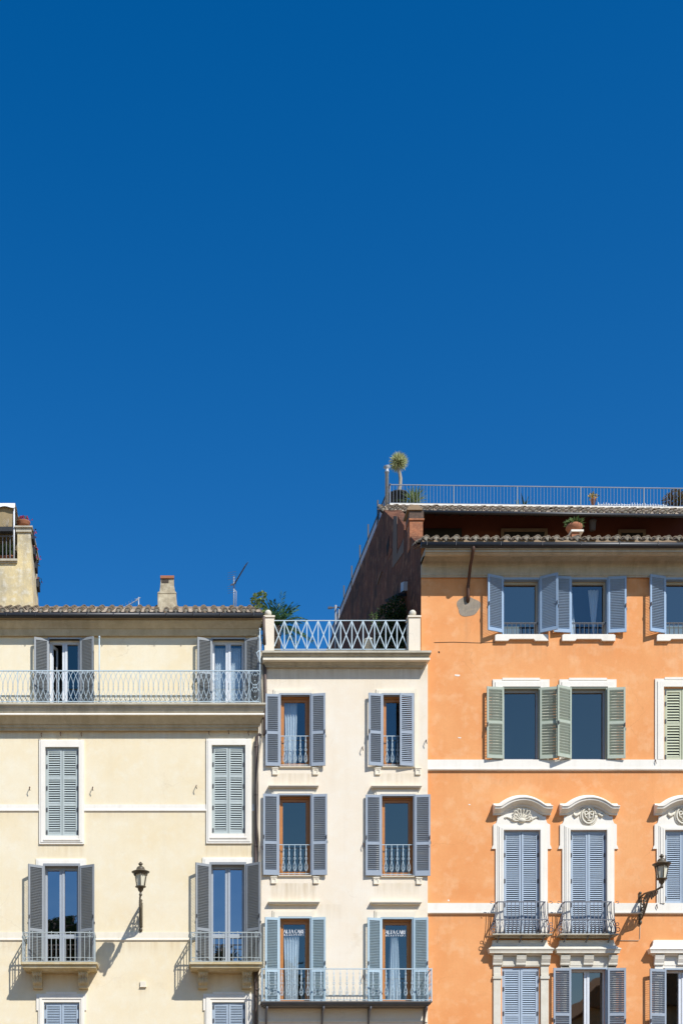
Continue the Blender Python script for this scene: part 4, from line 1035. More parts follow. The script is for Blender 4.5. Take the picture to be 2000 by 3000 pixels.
patch_px([(1145,1602),(1149,1610),(1140,1632),(1136,1640)], 2, .01)
patch_px([(1104,1712),(1106,1712),(1119,1674),(1117,1674)], 1, .03)
patch_px([(1150,1757),(1190,1738),(1192,1745),(1152,1765)], 3, .25)
patch_px([(1172,1752),(1190,1745),(1190,1830),(1172,1830)], 2, .006)
patch_px([(1185,1708),(1194,1704),(1193,1730),(1184,1736)], 4, .12)
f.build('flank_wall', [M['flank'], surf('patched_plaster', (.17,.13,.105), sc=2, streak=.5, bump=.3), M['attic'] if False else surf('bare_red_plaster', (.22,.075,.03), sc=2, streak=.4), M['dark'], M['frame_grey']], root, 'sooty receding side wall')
ycur = lambda x: .0225*(x-XL)
sE = 5.0; yE = y+sE; zE = PZ(1500, -yE); sU = R(35)
zA0 = zt0-1.0; zT = PZ(1480, -(y+5.9))
a = MB(); ya = y+6.0
def seg(x): return ya + ycur(x)
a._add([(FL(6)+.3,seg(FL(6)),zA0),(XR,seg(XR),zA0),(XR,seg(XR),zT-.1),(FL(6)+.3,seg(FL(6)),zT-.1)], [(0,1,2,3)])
for pa, pb, pt, pbm in ((1243,1352,1549,1640), (1476,1595,1556,1640), (1822,1886,1555,1640)):
    x0, x1, z0, z1 = PX(pa,-ya), PX(pb,-ya), PZ(pbm,-ya), PZ(pt,-ya)
    yy = seg(x0)-.05; a.box(x0, x1, yy, yy+.12, z0, z1, 1)
    if pa > 1400: a.ring(x0-.1, x1+.1, z0, z1+.10, x0, x1, z0+.01, z1, yy-.03, yy+.02, 2)
for i in range(24):    # rafters under the eave
    x = FL(5)+.5+i*.42; a.hexa([(x,yE+ycur(x)+.03,zE-.10),(x+.09,yE+ycur(x)+.03,zE-.10),(x+.09,seg(x)-.01,zE+.50),(x,seg(x)-.01,zE+.50),(x,yE+ycur(x)+.03,zE-.02),(x+.09,yE+ycur(x)+.03,zE-.02),(x+.09,seg(x)-.01,zE+.58),(x,seg(x)-.01,zE+.58)], 3)
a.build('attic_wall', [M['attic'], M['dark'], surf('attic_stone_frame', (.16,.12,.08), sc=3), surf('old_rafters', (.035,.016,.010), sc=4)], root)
rf = MB(); x0 = FL(5)-.05
coppi(rf, x0+.05, XR, yE, zE+.02, sU, 3, step=.27, r=.09, ycurve=ycur)
rf._add([(x0,yE+ycur(x0)+.01,zE-.05),(XR,yE+ycur(XR)+.01,zE-.05),(XR,seg(XR)+.02,zE+.70-.05),(x0,seg(x0)+.02,zE+.70-.05)], [(0,1,2,3)], 1)
rf.build('roof', [M['tile'], M['tile_edge'], M['mortar']], root, 'upper tiled eave below the terrace')
g = MB(); xg = PX(1240, -4.9)
g.tube([(xg,yE+ycur(xg)-.06,zE-.02),(XR,yE+ycur(XR)-.06,zE-.05)], .06, 8); g.build('gutter', M['gutter'], root)
# terrace edge and railings
yT = y+5.95; e = MB(); xT = PX(1143,-yT)
zS = PZ(1479,-yT); zU = PZ(1474,-yT); xT0 = FL(6)-.02
xT0 = xT-.02
e.hexa([(xT0,yT+ycur(xT0),zS),(XR,yT+ycur(XR),zS),(XR,yT+ycur(XR)+.25,zS),(xT0,yT+ycur(xT0)+.25,zS),(xT0,yT+ycur(xT0),zU),(XR,yT+ycur(XR),zU),(XR,yT+ycur(XR)+.25,zU),(xT0,yT+ycur(xT0)+.25,zU)])
e.hexa([(xT0,yT+.3,zS),(XR,yT+.6,zS),(XR,y+17,zS),(FL(17)+.4,y+17,zS),(xT0,yT+.3,zU-.02),(XR,yT+.6,zU-.02),(XR,y+17,zU-.02),(FL(17)+.4,y+17,zU-.02)],1)
e.build('roof_terrace', [M['trim'], M['cornice']], root)
r = MB(); zR = PZ(1417.5,-yT)
r.bar((xT,yT+ycur(xT)+.05,zR),(XR,yT+ycur(XR)+.05,zR),.028); r.bar((xT,yT+ycur(xT)+.05,zU+.03),(XR,yT+ycur(XR)+.05,zU+.03),.02)
i = 0; x = xT
while x < XR:
    r.bar((x,yT+ycur(x)+.05,zU),(x,yT+ycur(x)+.05,zR),(.036 if i % 19 == 0 else .011)); x += .1145; i += 1
sd = lambda s_: (xT-.06*(s_-5.95), y+s_)
r.build('terrace_railing', M['rail_dark'], root); r = MB(); p0, p1 = sd(5.95), sd(17)
r.bar((*p0,zR),(*p1,zR),.035)
for k in range(1, 92): p_ = sd(5.95+.12*k); r.bar((*p_,zU-.5),(*p_,zR),.016)
for s_ in (7.92, 9.54, 11.02, 12.6, 14.2, 15.9): p_ = sd(s_); r.bar((*p_,zU),(*p_,zR+.52),.05)
r.build('terrace_railing', M['iron_dark'], root)
p = MB(); x, yy = PX(1133,-6.1), 6.1
p.lathe((x, yy, PZ(1482,-6.1)), [(.062,0),(.062,1.12),(.078,1.13),(.078,1.17),(.062,1.18),(.066,1.26),(.125,1.32),(.12,1.33),(.05,1.335)], 14)
p.build('flue_pipe', M['steel'], root)
# stucco chimney pier at the corner of the eaves
p = MB(); s0 = 1.3; d = -(y+s0); xa, xb = PX(1199.5,d), PX(1238.5,d); ya_, yb2 = y+s0, y+s0+.55
p.box(xa, xb, ya_, yb2, PZ(1605,d), PZ(1525,d)); p.box(xa-.025, xb+.035, ya_-.035, yb2+.03, PZ(1525,d)+.002, PZ(1520,d)); p.box(xa-.015, xb+.02, ya_-.02, yb2+.02, PZ(1520,d)+.002, PZ(1497,d), 1)
p.box(xa-.09, xb-.03, ya_-.07, yb2+.06, PZ(1497,d)+.002, PZ(1491,d), 2); p.box(xa-.05, xb-.09, ya_-.04, yb2+.03, PZ(1491,d)+.002, PZ(1484,d), 2); p.box(xa+.02, xb-.14, ya_, yb2, PZ(1484,d)+.002, PZ(1478.5,d), 2)
p.build('chimney', [M['brick_red'], surf('sooty_brick', (.17,.10,.07), dark=(.06,.05,.04), sc=6, bump=.5, amount=1), M['tile_edge']], root)
# rain spout bending back to the wall over a round cement patch
p = MB()
p.tube([(h.x(1386,.8), y-.8, h.z(1598,.8)), (h.x(1386,.82), y-.82, h.z(1607,.82)), (h.x(1385,.78), y-.78, h.z(1616,.78)), (h.x(1377,.42), y-.42, h.z(1660,.42)), (h.x(1371.5,.15), y-.15, h.z(1708,.15)), (h.x(1370,.10), y-.10, h.z(1720,.1)), (h.x(1371,.09), y-.09, h.z(1740,.1)), (h.x(1371,.07), y-.07, h.z(1752,.1)), (h.x(1370,0), y+.02, h.z(1764))], [.055,.05,.045,.045,.045,.05,.05,.055,.05], 9)
p.build('rain_spout', M['rust'], root)
p = MB(); pts = []
for i in range(28):
    an = 2*math.pi*i/28; rr = 34*(1+.07*math.sin(3*an+1)+.05*math.sin(5*an)); pts.append((h.x(1371+rr*math.cos(an)), h.z(1777-rr*.85*math.sin(an))))
p.prism(pts, y-.006, y+.004); p.build('cement_patch', M['cement'], root)
p = MB(); p.tube([(h.x(1875), y-.012, h.z(2690)), (h.x(1873), y-.012, h.z(2752)), (h.x(1869), y-.012, h.z(2757)), (h.x(1807), y-.012, h.z(2757))], .010, 4)
p.build('cable', M['cable'], root)
for px_, py in ((1428,2125),(1432,2030),(1917,2228),(1921,2652),(1446,2652),(1642,2652)): hook(h, px_, py, d=.10)
p = MB(); p.tube([(h.x(1271), y-.004, h.z(1883)), (h.x(1330), y-.005, h.z(1881.5)), (h.x(1402), y-.004, h.z(1884)), (h.x(1450), y-.004, h.z(1882))], .007, 4); p.build('cable', M['rust'], root)
for px_, py, rx_, rz_, m_ in ((1285,1911,.025,.03,'dark'), (1338,1979,.085,.03,'trim'), (1313,2639,.03,.03,'trim'), (1345,2162,.05,.018,'trim'), (1374,2358,.03,.02,'trim')):  # the dark disc paints a small hole, the white ones chipped plaster
    p = MB(); p.prism([(h.x(px_)+rx_*(1+.25*math.sin(7*k))*math.cos(2*math.pi*k/11), h.z(py)+rz_*(1+.3*math.cos(5*k))*math.sin(2*math.pi*k/11)) for k in range(11)], y-.005, y+.004)
    p.build('chip_hole_disc', M[m_], root)
X_, Z_ = h.x, h.z
stains(M['orange'], [(X_(1448),X_(1603),Z_(1884),.75,.6),(X_(1644),X_(1799),Z_(1884),.6,.55),(X_(1921),X_(2080),Z_(1884),.6,.55),(X_(1250),X_(2260),Z_(2261),.35,.5),(X_(1250),X_(1450),Z_(2681),.4,.5),(X_(1800),X_(2260),Z_(2681),.4,.45),
    (X_(1360),X_(1376),Z_(1808),1.9,.55),(X_(1250),X_(1275),Z_(2960),4.0,.5),(X_(1440),X_(1620),Z_(2335)+.5,.35,.3),(X_(1236),X_(2260),Z_(1693),.35,.4)], (.60,.27,.11), (.42,.17,.06))
Xp, Zp = (lambda v: PX(v, 0)), (lambda v: PZ(v, 0))
stains(M['pale'], [(Xp(800),Xp(925),Zp(2268),.95,.6),(Xp(1100),Xp(1225),Zp(2268),.6,.5),(Xp(795),Xp(925),Zp(2590),1.0,.75),(Xp(1095),Xp(1225),Zp(2590),.6,.5),(Xp(770),Xp(1252),Zp(1960),.55,.55),(Xp(790),Xp(880),Zp(1975),.5,.6),(Xp(1065),Xp(1120),Zp(1975),1.4,.3),(Xp(930),Xp(1000),Zp(2652),.9,.3),(Xp(757),Xp(772),Zp(2990),9,.4),(Xp(1238),Xp(1252),Zp(2990),9,.35)], (.56,.44,.28), (.50,.40,.28))
Xc, Zc = h_cream.x, h_cream.z
stains(M['cream'], [(Xc(110),Xc(250),Zc(2478),.6,.5),(Xc(600),Xc(740),Zc(2476),.8,.65),(Xc(-400),Xc(106),Zc(2762),.45,.55),(Xc(253),Xc(593),Zc(2762),.5,.6),(Xc(-400),Xc(757),Zc(2146),.45,.45),(Xc(405),Xc(436),Zc(2893),.5,.5),(Xc(-400),Xc(110),Zc(2382),.3,.35),(Xc(252),Xc(600),Zc(2382),.3,.35),(Xc(60),Xc(285),Zc(2850),.5,.5),(Xc(555),Xc(757),Zc(2850),.5,.5)], (.62,.47,.27), (.55,.43,.26))
h_or = h; orange_root = root

# ================================================================== rooftop house behind the cream house (far left)
dT = -3.0; root = thing('rooftop_house', (PX(0,dT), 3.0, 12.0), 'weathered yellow rooftop house with caged terrace and awning above the cream house eave', 'house')
X = lambda px_, d=dT: PX(px_, d); Z = lambda py, d=dT: PZ(py, d)
mb = MB(); yT_ = 3.0; zlo = Z(1860); xR = X(89.5); xR2 = X(99)
# front wall with the terrace notch, right side wall
mb.prism([(X(-400), zlo), (X(100), zlo), (X(94), Z(1700)), (xR, Z(1560)), (X(51), Z(1560)), (X(51), Z(1642)), (X(-400), Z(1642))][::-1], yT_, yT_+.30)
mb.hexa([(xR-.25,yT_+.301,zlo),(X(100),yT_+.301,zlo),(X(100),yT_+1.9,zlo),(xR-.25,yT_+1.9,zlo),(xR-.25,yT_+.301,Z(1560)),(xR,yT_+.301,Z(1560)),(xR,yT_+1.9,Z(1560)),(xR-.25,yT_+1.9,Z(1560))])
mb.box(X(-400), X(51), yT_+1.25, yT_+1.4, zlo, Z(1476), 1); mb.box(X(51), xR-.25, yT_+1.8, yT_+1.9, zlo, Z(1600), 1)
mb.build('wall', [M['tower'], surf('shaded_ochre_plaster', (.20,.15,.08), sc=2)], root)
mb = MB(); mb.box(X(43), X(96), yT_-.10, yT_+2.0, Z(1549), Z(1544.5)); mb.box(X(47), X(92.5), yT_-.05, yT_+1.95, Z(1560), Z(1549)-.001); mb.build('coping', M['cornice'], root)
mb = MB(); mb.box(X(-400), X(51.5), yT_-.10, yT_+2.6, Z(1647), Z(1641)); mb.box(X(-400), X(51), yT_-.04, yT_+.2, Z(1651), Z(1647)-.001); mb.build('terrace_floor', M['cornice'], root)
mb = MB()
mb.hexa([(X(-400),yT_+.02,Z(1555)),(X(38.5),yT_+.02,Z(1555)),(X(38.5),yT_+.05,Z(1555)),(X(-400),yT_+.05,Z(1555)),(X(-400),yT_-.02,Z(1486)),(X(38.5),yT_-.02,Z(1486)),(X(38.5),yT_+.01,Z(1486)),(X(-400),yT_+.01,Z(1486))], 1)
vs = []; xx0, xx1 = X(-400), X(45.5); nn = 96
for i in range(nn+1):
    t = i/nn; x = xx0+(xx1-xx0)*t; vs += [(x, yT_-.10, Z(1479)), (x, yT_-.12, Z(1491)+.028*math.sin(x*11.5)), (x, yT_+1.6, Z(1473))]
mb._add(vs, [(3*i, 3*i+1, 3*i+4, 3*i+3) for i in range(nn)] + [(3*i, 3*i+3, 3*i+5, 3*i+2) for i in range(nn)])
mb._add([(xx1,yT_-.10,Z(1479)),(xx1+.05,yT_-.06,Z(1493)),(xx1+.05,yT_+1.6,Z(1520)),(xx1,yT_+1.6,Z(1473))], [(0,1,2,3)])
mb.build('awning', [M['canvas_white'], M['canvas']], root)
mb = MB(); mb.tube([(X(41.5),yT_-.03,Z(1642)),(X(41.5),yT_-.03,Z(1492))], .028, 8); mb.tube([(X(38),yT_+.06,Z(1580)),(X(38),yT_+.06,Z(1492))], .02, 6); mb.build('awning_post', M['frame_white'], root)
mb = MB()
mb.bar((X(-400),yT_-.02,Z(1572)),(X(41),yT_-.02,Z(1572)),.035); mb.bar((X(-400),yT_-.02,Z(1640)),(X(41),yT_-.02,Z(1640)),.03)
x = X(41)
while x > X(-60): mb.bar((x,yT_-.02,Z(1641)),(x,yT_-.02,Z(1570)),.024); x -= .118
mb.build('terrace_railing', M['iron_mid'], root)
tower_root = root

# ================================================================== lamps, plants, antennas
def make_lantern(ax, ay, az, label):
    """arm root at the wall (ax, ay, az); lantern base at the arm end"""
    t = thing('wall_lantern', (ax, ay, az), label, 'street lamp', 'iron wall lanterns')
    L = 1.62; b = MB()
    E = (ax+.03, ay-L, az-.10)
    b.tube([(ax, ay, az+.0), (ax, ay-.35, az+.02), (ax, ay-.8, az-.04), (ax, ay-1.2, az-.10), E], [.03,.028,.028,.026,.03], 8)
    b.tube([(ax, ay-.02, az+.10), (ax, ay-.02, az-.72)], .032, 8); b.ball((ax, ay-.02, az+.12), .045); b.ball((ax, ay-.03, az-.74), .05, .05, .07)
    b.box(ax-.05, ax+.05, ay-.02, ay+.01, az-.66, az+.06)
    b.tube([(ax, ay-.04, az-.62), (ax, ay-.14, az-.66), (ax, ay-.30, az-.58), (ax, ay-.46, az-.42), (ax, ay-.62, az-.26), (ax, ay-.80, az-.12), (ax, ay-.95, az-.08)], .024, 6)
    for cy, cz, rr in ((.20,-.20,.15),(.22,-.46,.11),(.47,-.18,.13),(.70,-.14,.075),(.90,-.16,.06),(1.06,-.18,.07),(.40,-.40,.06)):
        b.loop((ax, ay-cy, az+cz), rr, .019, 'x', 16, a0=20, a1=380)
        b.loop((ax, ay-cy-.02, az+cz), rr*.5, .018, 'x', 12, a0=120, a1=420)
    for cy, cz in ((.12,-.36),(.34,-.30),(.55,-.06),(.62,-.20),(.82,-.09),(1.2,-.16),(.98,-.20)):
        b.ball((ax, ay-cy, az+cz), .03, .06, .035, 8, 6); b.ball((ax+.0, ay-cy+.05, az+cz-.04), .025, .035, .05, 8, 6)
    b.tube([(ax, ay-1.10, az-.12), (ax, ay-1.22, az-.24), (ax, ay-1.36, az-.22), (ax, ay-1.38, az-.14)], .018, 6)
    b.build('bracket', M['bronze'], t)
    e = (E[0], E[1], E[2]); z0 = .0
    m = MB()
    m.lathe(e, [(.035,-.03),(.05,.0),(.035,.03),(.028,.06),(.04,.09),(.065,.11),(.09,.19),(.115,.21),(.15,.215),(.155,.235),(.12,.245)], 12)
    zb_, zt_ = .245, .60
    for k in range(6):
        a = 2*math.pi*(k+.5)/6
        m.tube([(e[0]+.125*math.cos(a), e[1]+.125*math.sin(a), e[2]+zb_), (e[0]+.19*math.cos(a), e[1]+.19*math.sin(a), e[2]+zt_)], .013, 5)
        for j in range(3):
            a2 = a + (j+.5)*math.pi/9; m.ball((e[0]+.180*math.cos(a2), e[1]+.180*math.sin(a2), e[2]+zt_-.03), .02, .02, .025, 6, 4)
    m.lathe(e, [(.165,.57),(.205,.585),(.21,.61),(.255,.63),(.26,.645),(.20,.665),(.135,.70),(.12,.73),(.115,.75),(.085,.79),(.03,.805),(.03,.82),(.05,.84),(.07,.875),(.045,.88),(.04,.905),(.012,.93)], 12, lean=(0,0))
    m.build('lantern_frame', M['bronze'], t)
    g = MB(); g.lathe(e, [(.108,.25),(.165,.585)], 6, smooth=False); g.build('lamp_glass', M['lampglass'], t)
    return t
make_lantern(h_cream.x(413), h_cream.y, h_cream.z(2652), 'bronze wall lantern on a scrolled bracket between the cream house balconies')
make_lantern(h_or.x(1874), h_or.y, h_or.z(2630), 'bronze wall lantern jutting from the orange wall beside the right balcony')

def antenna(px, py0, py1, d, label, yagi):
    x, yy = PX(px, d), -d
    t = thing('tv_antenna', (x, yy, PZ(py0, d)), label, 'antenna', None)
    m = MB(); m.tube([(x, yy, PZ(py0+12,d)), (x, yy, PZ(py1,d))], .022, 6)
    if yagi: m.tube([(x+.06, yy+.02, PZ(py0+12,d)), (x+.07, yy+.02, PZ(py1+45,d)), (x+.01, yy, PZ(py1+40,d))], .015, 5)
    m.build('mast', M['steel'], t)
    b = MB()
    if yagi:
        a, c = Vector((PX(687,d), yy-.04, PZ(1712,d))), Vector((PX(720,d), yy-.35, PZ(1669,d)))
        b.bar(a, c, .022)
        for i in range(13):
            p = a.lerp(c, (i+.4)/13); u = Vector((.055, -.12, .02)); b.bar(p-u, p+u, .014); b.bar(p+Vector((-.045,0,-.04)), p+Vector((.045,0,.04)), .014)
        for s in (-1, 1):
            for k in range(4):
                q = a + Vector((-.05, 0, .10*s+.07*k*s)); b.bar(q-Vector((.16,.03,.0)), q+Vector((.10,-.03,.05)), .006)
        b.bar((x-.1, yy, PZ(1714,d)), (x+.06, yy, PZ(1708,d)), .03)
    else:
        b.bar((PX(352,d), yy+.05, PZ(1783,d)), (PX(406,d), yy, PZ(1756,d)), .02); b.bar((PX(398,d), yy, PZ(1757,d)), (PX(411,d), yy, PZ(1751,d)), .022)
        for k in range(5):
            p = Vector((PX(360+9*k,d), yy, PZ(1779-4.4*k,d))); b.bar(p-Vector((.0,.16,.0)), p+Vector((.0,.16,.0)), .01)
    b.build('dipole', M['iron_dark'] if yagi else M['steel'], t)
antenna(685, 1785, 1688, -1.2, 'thin aerial with dark dipole slanting upward on the cream house roof', True)
antenna(406, 1785, 1750, -1.6, 'low thin aerial left of the roof chimney', False)

def foliage_cloud(name, base, pts, n, ln, w, mat, label, cat, stems=True, group=None, stem_mat=None, spread=1.0):
    t = thing(name, base, label, cat, group)
    f = MB(); s = MB()
    for (cx, cy, cz, rx, ry, rz) in pts:
        c = Vector((cx, cy, cz))
        for i in range(int(n*rx*rz/.09)):
            v = Vector((random.gauss(0,1), random.gauss(0,1), random.gauss(0,1))).normalized(); rr = random.random()**.45
            p = c + Vector((v.x*rx*rr, v.y*ry*rr, v.z*rz*rr))
            f.leaf(p, (v.x+random.uniform(-.6,.6), v.y+random.uniform(-.6,.6), v.z+random.uniform(-.3,.9)), ln*random.uniform(.6,1.2), w*random.uniform(.7,1.2), 0, .15)
        s.tube([base, (Vector(base)+c)/2+Vector((random.uniform(-.05,.05),0,0)), c+Vector((0,0,rz*.5))], [.02,.014,.006], 5)
    f.build('leaves', mat, t); s.build('stem', stem_mat or M['bark_dark'], t)
    return t
# yucca standing on the roof terrace corner
d = -6.9; x = PX(1166,d)
t = thing('yucca_tree', (x, -d, PZ(1455,d)), 'slim yucca with a spiky round head above the terrace corner', 'plant')
s = MB(); s.tube([(PX(a,d), -d, PZ(b,d)) for a, b in ((1166,1470),(1167,1450),(1172,1420),(1173,1402),(1170,1385),(1166,1368),(1167,1352))], [.085,.075,.062,.06,.055,.055,.04], 9); s.build('trunk', M['bark'], t)
f = MB(); c = Vector((PX(1167,d), -d, PZ(1352,d)))
for i in range(720):
    v = Vector((random.gauss(0,1), random.gauss(0,1), random.gauss(.12,1))).normalized(); f.leaf(c+v*.02, v, random.uniform(.27,.37), .014, 0, .06)
f.build('leaves', M['leaf_yucca'], t)
t = thing('plant_pot', (PX(1166,-6.9), 6.9, PZ(1468,-6.9)), 'wide black planter holding the yucca on the terrace', 'planter')
s = MB(); s.lathe((PX(1166,-6.9), 6.9, PZ(1472,-6.9)), [(.30,0),(.34,.20),(.37,.21),(.37,.25),(.33,.25)], 16); s.build('pot', M['soil_pot'], t)
f = MB()
for i in range(120):
    f.leaf((PX(1152,-6.9)+random.gauss(0,.09), 6.75+random.uniform(-.1,.1), PZ(1456,-6.9)+random.uniform(-.06,.05)), (random.uniform(-1,1), random.uniform(-1,1), random.uniform(0,1.2)), .10, .02)
f.build('ground_leaves', M['leaf_dark'], t)
def spiky(name, px, py, d, n, ln, w, mat, label, up=.5, droop=.25, cat='plant'):
    b = Vector((PX(px,d), -d, PZ(py,d))); t = thing(name, b, label, cat); f = MB()
    for i in range(n):
        a = random.uniform(0, 2*math.pi); el = random.uniform(.15, 1.5); v = Vector((math.cos(a)*math.cos(el), math.sin(a)*math.cos(el), math.sin(el)*up/.5))
        L = ln*random.uniform(.6, 1.05); p0 = b+Vector((random.uniform(-.05,.05), random.uniform(-.05,.05), 0)); v.normalize(); sd = v.cross(Vector((0,0,1)))
        if sd.length < .05: sd = Vector((1,0,0))
        sd.normalize(); q = []
        for k in range(4):
            tt = k/3; pp = p0 + v*L*tt + Vector((0,0,-droop*L*tt*tt)); ww = w*(1-tt)**.7 if k < 3 else .001; q += [pp-sd*ww, pp+sd*ww]
        f._add(q, [(2*k, 2*k+1, 2*k+3, 2*k+2) for k in range(3)])
    f.build('leaves', mat, t); return t
spiky('agave_plant', 1213, 1474, -6.5, 150, .74, .026, M['leaf_agave'], 'bushy green spiky plant right of the yucca behind the railing', .62, .22)
spiky('aloe_plant', 1516, 1478, -6.4, 10, .28, .035, M['leaf_agave'], 'small pale aloe behind the middle of the terrace railing', .8, .1)
t = spiky('agave_plant', 1536, 1478, -6.5, 5, .40, .03, M['leaf_dark'], 'dark leaning leaf plant behind the middle of the terrace railing', .7, .05)
d = -6.5; b = (PX(1737,d), -d, PZ(1478,d)); t = thing('flower_pot', b, 'terracotta pot of yellow flowers on the terrace edge', 'flower pot')
s = MB(); s.lathe(b, [(.06,0),(.085,.14),(.1,.15),(.1,.18),(.07,.18)], 12); s.build('pot', M['terracotta'], t)
f = MB()
for i in range(150): f.leaf((b[0]+random.gauss(0,.07), b[1]+random.gauss(0,.06), b[2]+.26+random.gauss(0,.05)), (random.uniform(-1,1), random.uniform(-1,1), random.uniform(-.2,1)), .07, .025, 0 if i % 3 else 1)
f.build('flowers', [M['flower_yellow'], M['leaf_mid']], t)
d = -6.7
foliage_cloud('terrace_shrub', (PX(1975,d), -d, PZ(1484,d)), [(PX(1958,d),-d,PZ(1466,d),.20,.2,.22),(PX(1978,d),-d,PZ(1458,d),.24,.2,.30),(PX(2002,d),-d,PZ(1462,d),.24,.2,.26)], 700, .075, .02, M['leaf_rust'], 'rust and green shrub at the right end of the terrace railing', 'shrub')
t = thing('picket_edging', (PX(1850,-6.3), 6.3, PZ(1484,-6.3)), 'row of tiny white pickets along the terrace edge', 'fence')
m = MB()
for i in range(27):
    px_ = 1752+i*7.6; hgt = random.uniform(.0,.075); x = PX(px_,-6.3); zz = PZ(1478+.012*(px_-1750),-6.3); m.box(x-.009, x+.009, 6.29+.0, 6.31, zz-.1, zz+hgt)
m.bar((PX(1750,-6.3),6.32,PZ(1477,-6.3)),(PX(1953,-6.3),6.32,PZ(1480,-6.3)),.02); m.build('pickets', M['steel'], t)
# pot on the lower eave
d = -1.0; zb_ = PZ(1566,d); b = (PX(1681,d), 1.0, PZ(1561,d))
t = thing('plant_stand', (PX(1683,d), 1.0, zb_-.4), 'brick stand with a white slab on the lower eave of the orange house', 'stand')
m = MB(); m.box(PX(1670,d), PX(1692,d), .85, 1.15, zb_-.42, zb_-.01); m.build('brick', M['brick_red'], t); m = MB(); m.box(PX(1667,d), PX(1703,d), .80, 1.2, zb_-.008, PZ(1561,d)-.002); m.build('slab', M['trim'], t)
t = thing('flower_pot', b, 'round terracotta pot with a leafy green plant under the upper eave', 'flower pot')
s = MB(); s.lathe(b, [(.13,0),(.20,.06),(.245,.14),(.24,.19),(.22,.22),(.20,.22)], 20); s.build('pot', M['terracotta'], t)
f = MB()
for i in range(170):
    v = Vector((random.gauss(0,.8), random.gauss(0,.6), random.uniform(.1,1))).normalized(); f.leaf((b[0]+v.x*.1, b[1]+v.y*.1, b[2]+.2+random.uniform(0,.08)), v, random.uniform(.16,.30), .03, 0, .2)
f.build('leaves', M['leaf_mid'], t)
t = thing('outdoor_lamp', (PX(1735,-5.6), 5.6, PZ(1558,-5.6)), 'small dark lamp hanging in the shade under the upper eave', 'lamp')
m = MB(); x, zz = PX(1735,-5.6), PZ(1555,-5.6); m.lathe((x,5.6,zz), [(.05,0),(.10,.02),(.12,.30),(.15,.32),(.06,.40),(.02,.42)], 8); m.build('lamp_body', M['iron_dark'], t)
m = MB(); m.tube([(x,5.6,zz+.42),(x,5.6,zz+.75)], .01, 5); m.build('hanger', M['iron_dark'], t)
# terrace plants of the pale house
d = -1.6
t = thing('sago_palm', (PX(810,d), 1.6, PZ(1870,d)), 'dark green palm with arching fronds behind the left ball finial', 'palm')
s = MB(); s.tube([(PX(810,d),1.6,PZ(1935,d)),(PX(812,d),1.6,PZ(1836,d))], .12, 10); s.build('trunk', M['bark_dark'], t)
f = MB(); c = Vector((PX(812,d), 1.6, PZ(1836,d)))
for i in range(44):
    a = 2*math.pi*i/40*2.4 + random.uniform(-.2,.2); el = random.uniform(-.1, 1.25); L = random.uniform(.85, 1.12)
    v = Vector((math.cos(a)*math.cos(el), math.sin(a)*math.cos(el)*.8, math.sin(el))); pts = []
    for k in range(15):
        tt = k/14; pts.append(c + v*L*tt + Vector((0,0,-.42*L*tt*tt*math.cos(el))))
    f.tube(pts[::3], .009, 3)
    for k in range(2, 15):
        dr = (pts[k]-pts[k-1]).normalized(); sd = dr.cross(Vector((0,0,1)))
        if sd.length < .1: sd = Vector((1,0,0))
        sd.normalize()
        for sg in (-1, 1): f.leaf(pts[k], sd*sg*.8+dr*.75+Vector((0,0,.1)), .24*(1-.5*abs(k/14-.4)), .019, 0, .12)
f.build('fronds', M['leaf_palm'], t)
d = -1.2
foliage_cloud('terrace_shrub', (PX(758,d), 1.2, PZ(1830,d)), [(PX(749,d),1.2,PZ(1757,d),.10,.1,.17),(PX(769,d),1.2,PZ(1749,d),.075,.08,.17),(PX(760,d),1.2,PZ(1786,d),.16,.15,.16),(PX(741,d),1.2,PZ(1775,d),.05,.06,.06)], 520, .10, .036, M['leaf_agave'], 'light green shrub rising behind the cream house eave end', 'shrub')
d = -2.2
foliage_cloud('terrace_shrub', (PX(1165,d), 2.2, PZ(1905,d)), [(PX(1160,d),2.2,PZ(1790,d),.34,.4,.45),(PX(1180,d),2.2,PZ(1830,d),.40,.5,.6),(PX(1128,d),2.3,PZ(1800,d),.24,.3,.30),(PX(1150,d),2.2,PZ(1870,d),.5,.5,.5)], 420, .09, .03, M['leaf_dark'], 'dark shrub in the shade against the red-brown side wall', 'shrub')
d = -1.9
foliage_cloud('terrace_shrub', (PX(1090,d), 1.9, PZ(1905,d)), [(PX(1092,d),1.9,PZ(1806,d),.10,.1,.09),(PX(1100,d),1.9,PZ(1830,d),.12,.1,.2)], 420, .08, .025, M['leaf_mid'], 'small yellowish sprig left of the dark terrace shrub', 'shrub')
d = -1.2; b = (PX(1080,d), 1.2, PZ(1908,d))
t = thing('plant_pot', b, 'pale pot standing low behind the lattice railing', 'planter'); s = MB(); s.lathe(b, [(.10,0),(.14,.3),(.16,.31),(.16,.34),(.12,.34)], 14); s.build('pot', M['stone'], t)
# far aerial beyond the end of the flank wall
d = -13; t = thing('tv_antenna', (PX(983,d), 13, PZ(1800,d)), 'distant roof aerial at the far end of the red-brown side wall', 'antenna')
m = MB(); m.tube([(PX(983,d),13,PZ(1960,d)),(PX(983,d),13,PZ(1774,d))], .05, 6); m.tube([(PX(992,d),13,PZ(1960,d)),(PX(992,d),13,PZ(1786,d))], .04, 6); m.build('mast', M['steel'], t)
m = MB(); m.bar((PX(960,d),13,PZ(1782,d)),(PX(994,d),13,PZ(1779,d)),.04)
for k in range(4): m.bar((PX(962+3*k,d),13,PZ(1785,d)),(PX(962+3*k,d),13,PZ(1777,d)),.025)
m.build('dipole', M['iron_dark'], t)
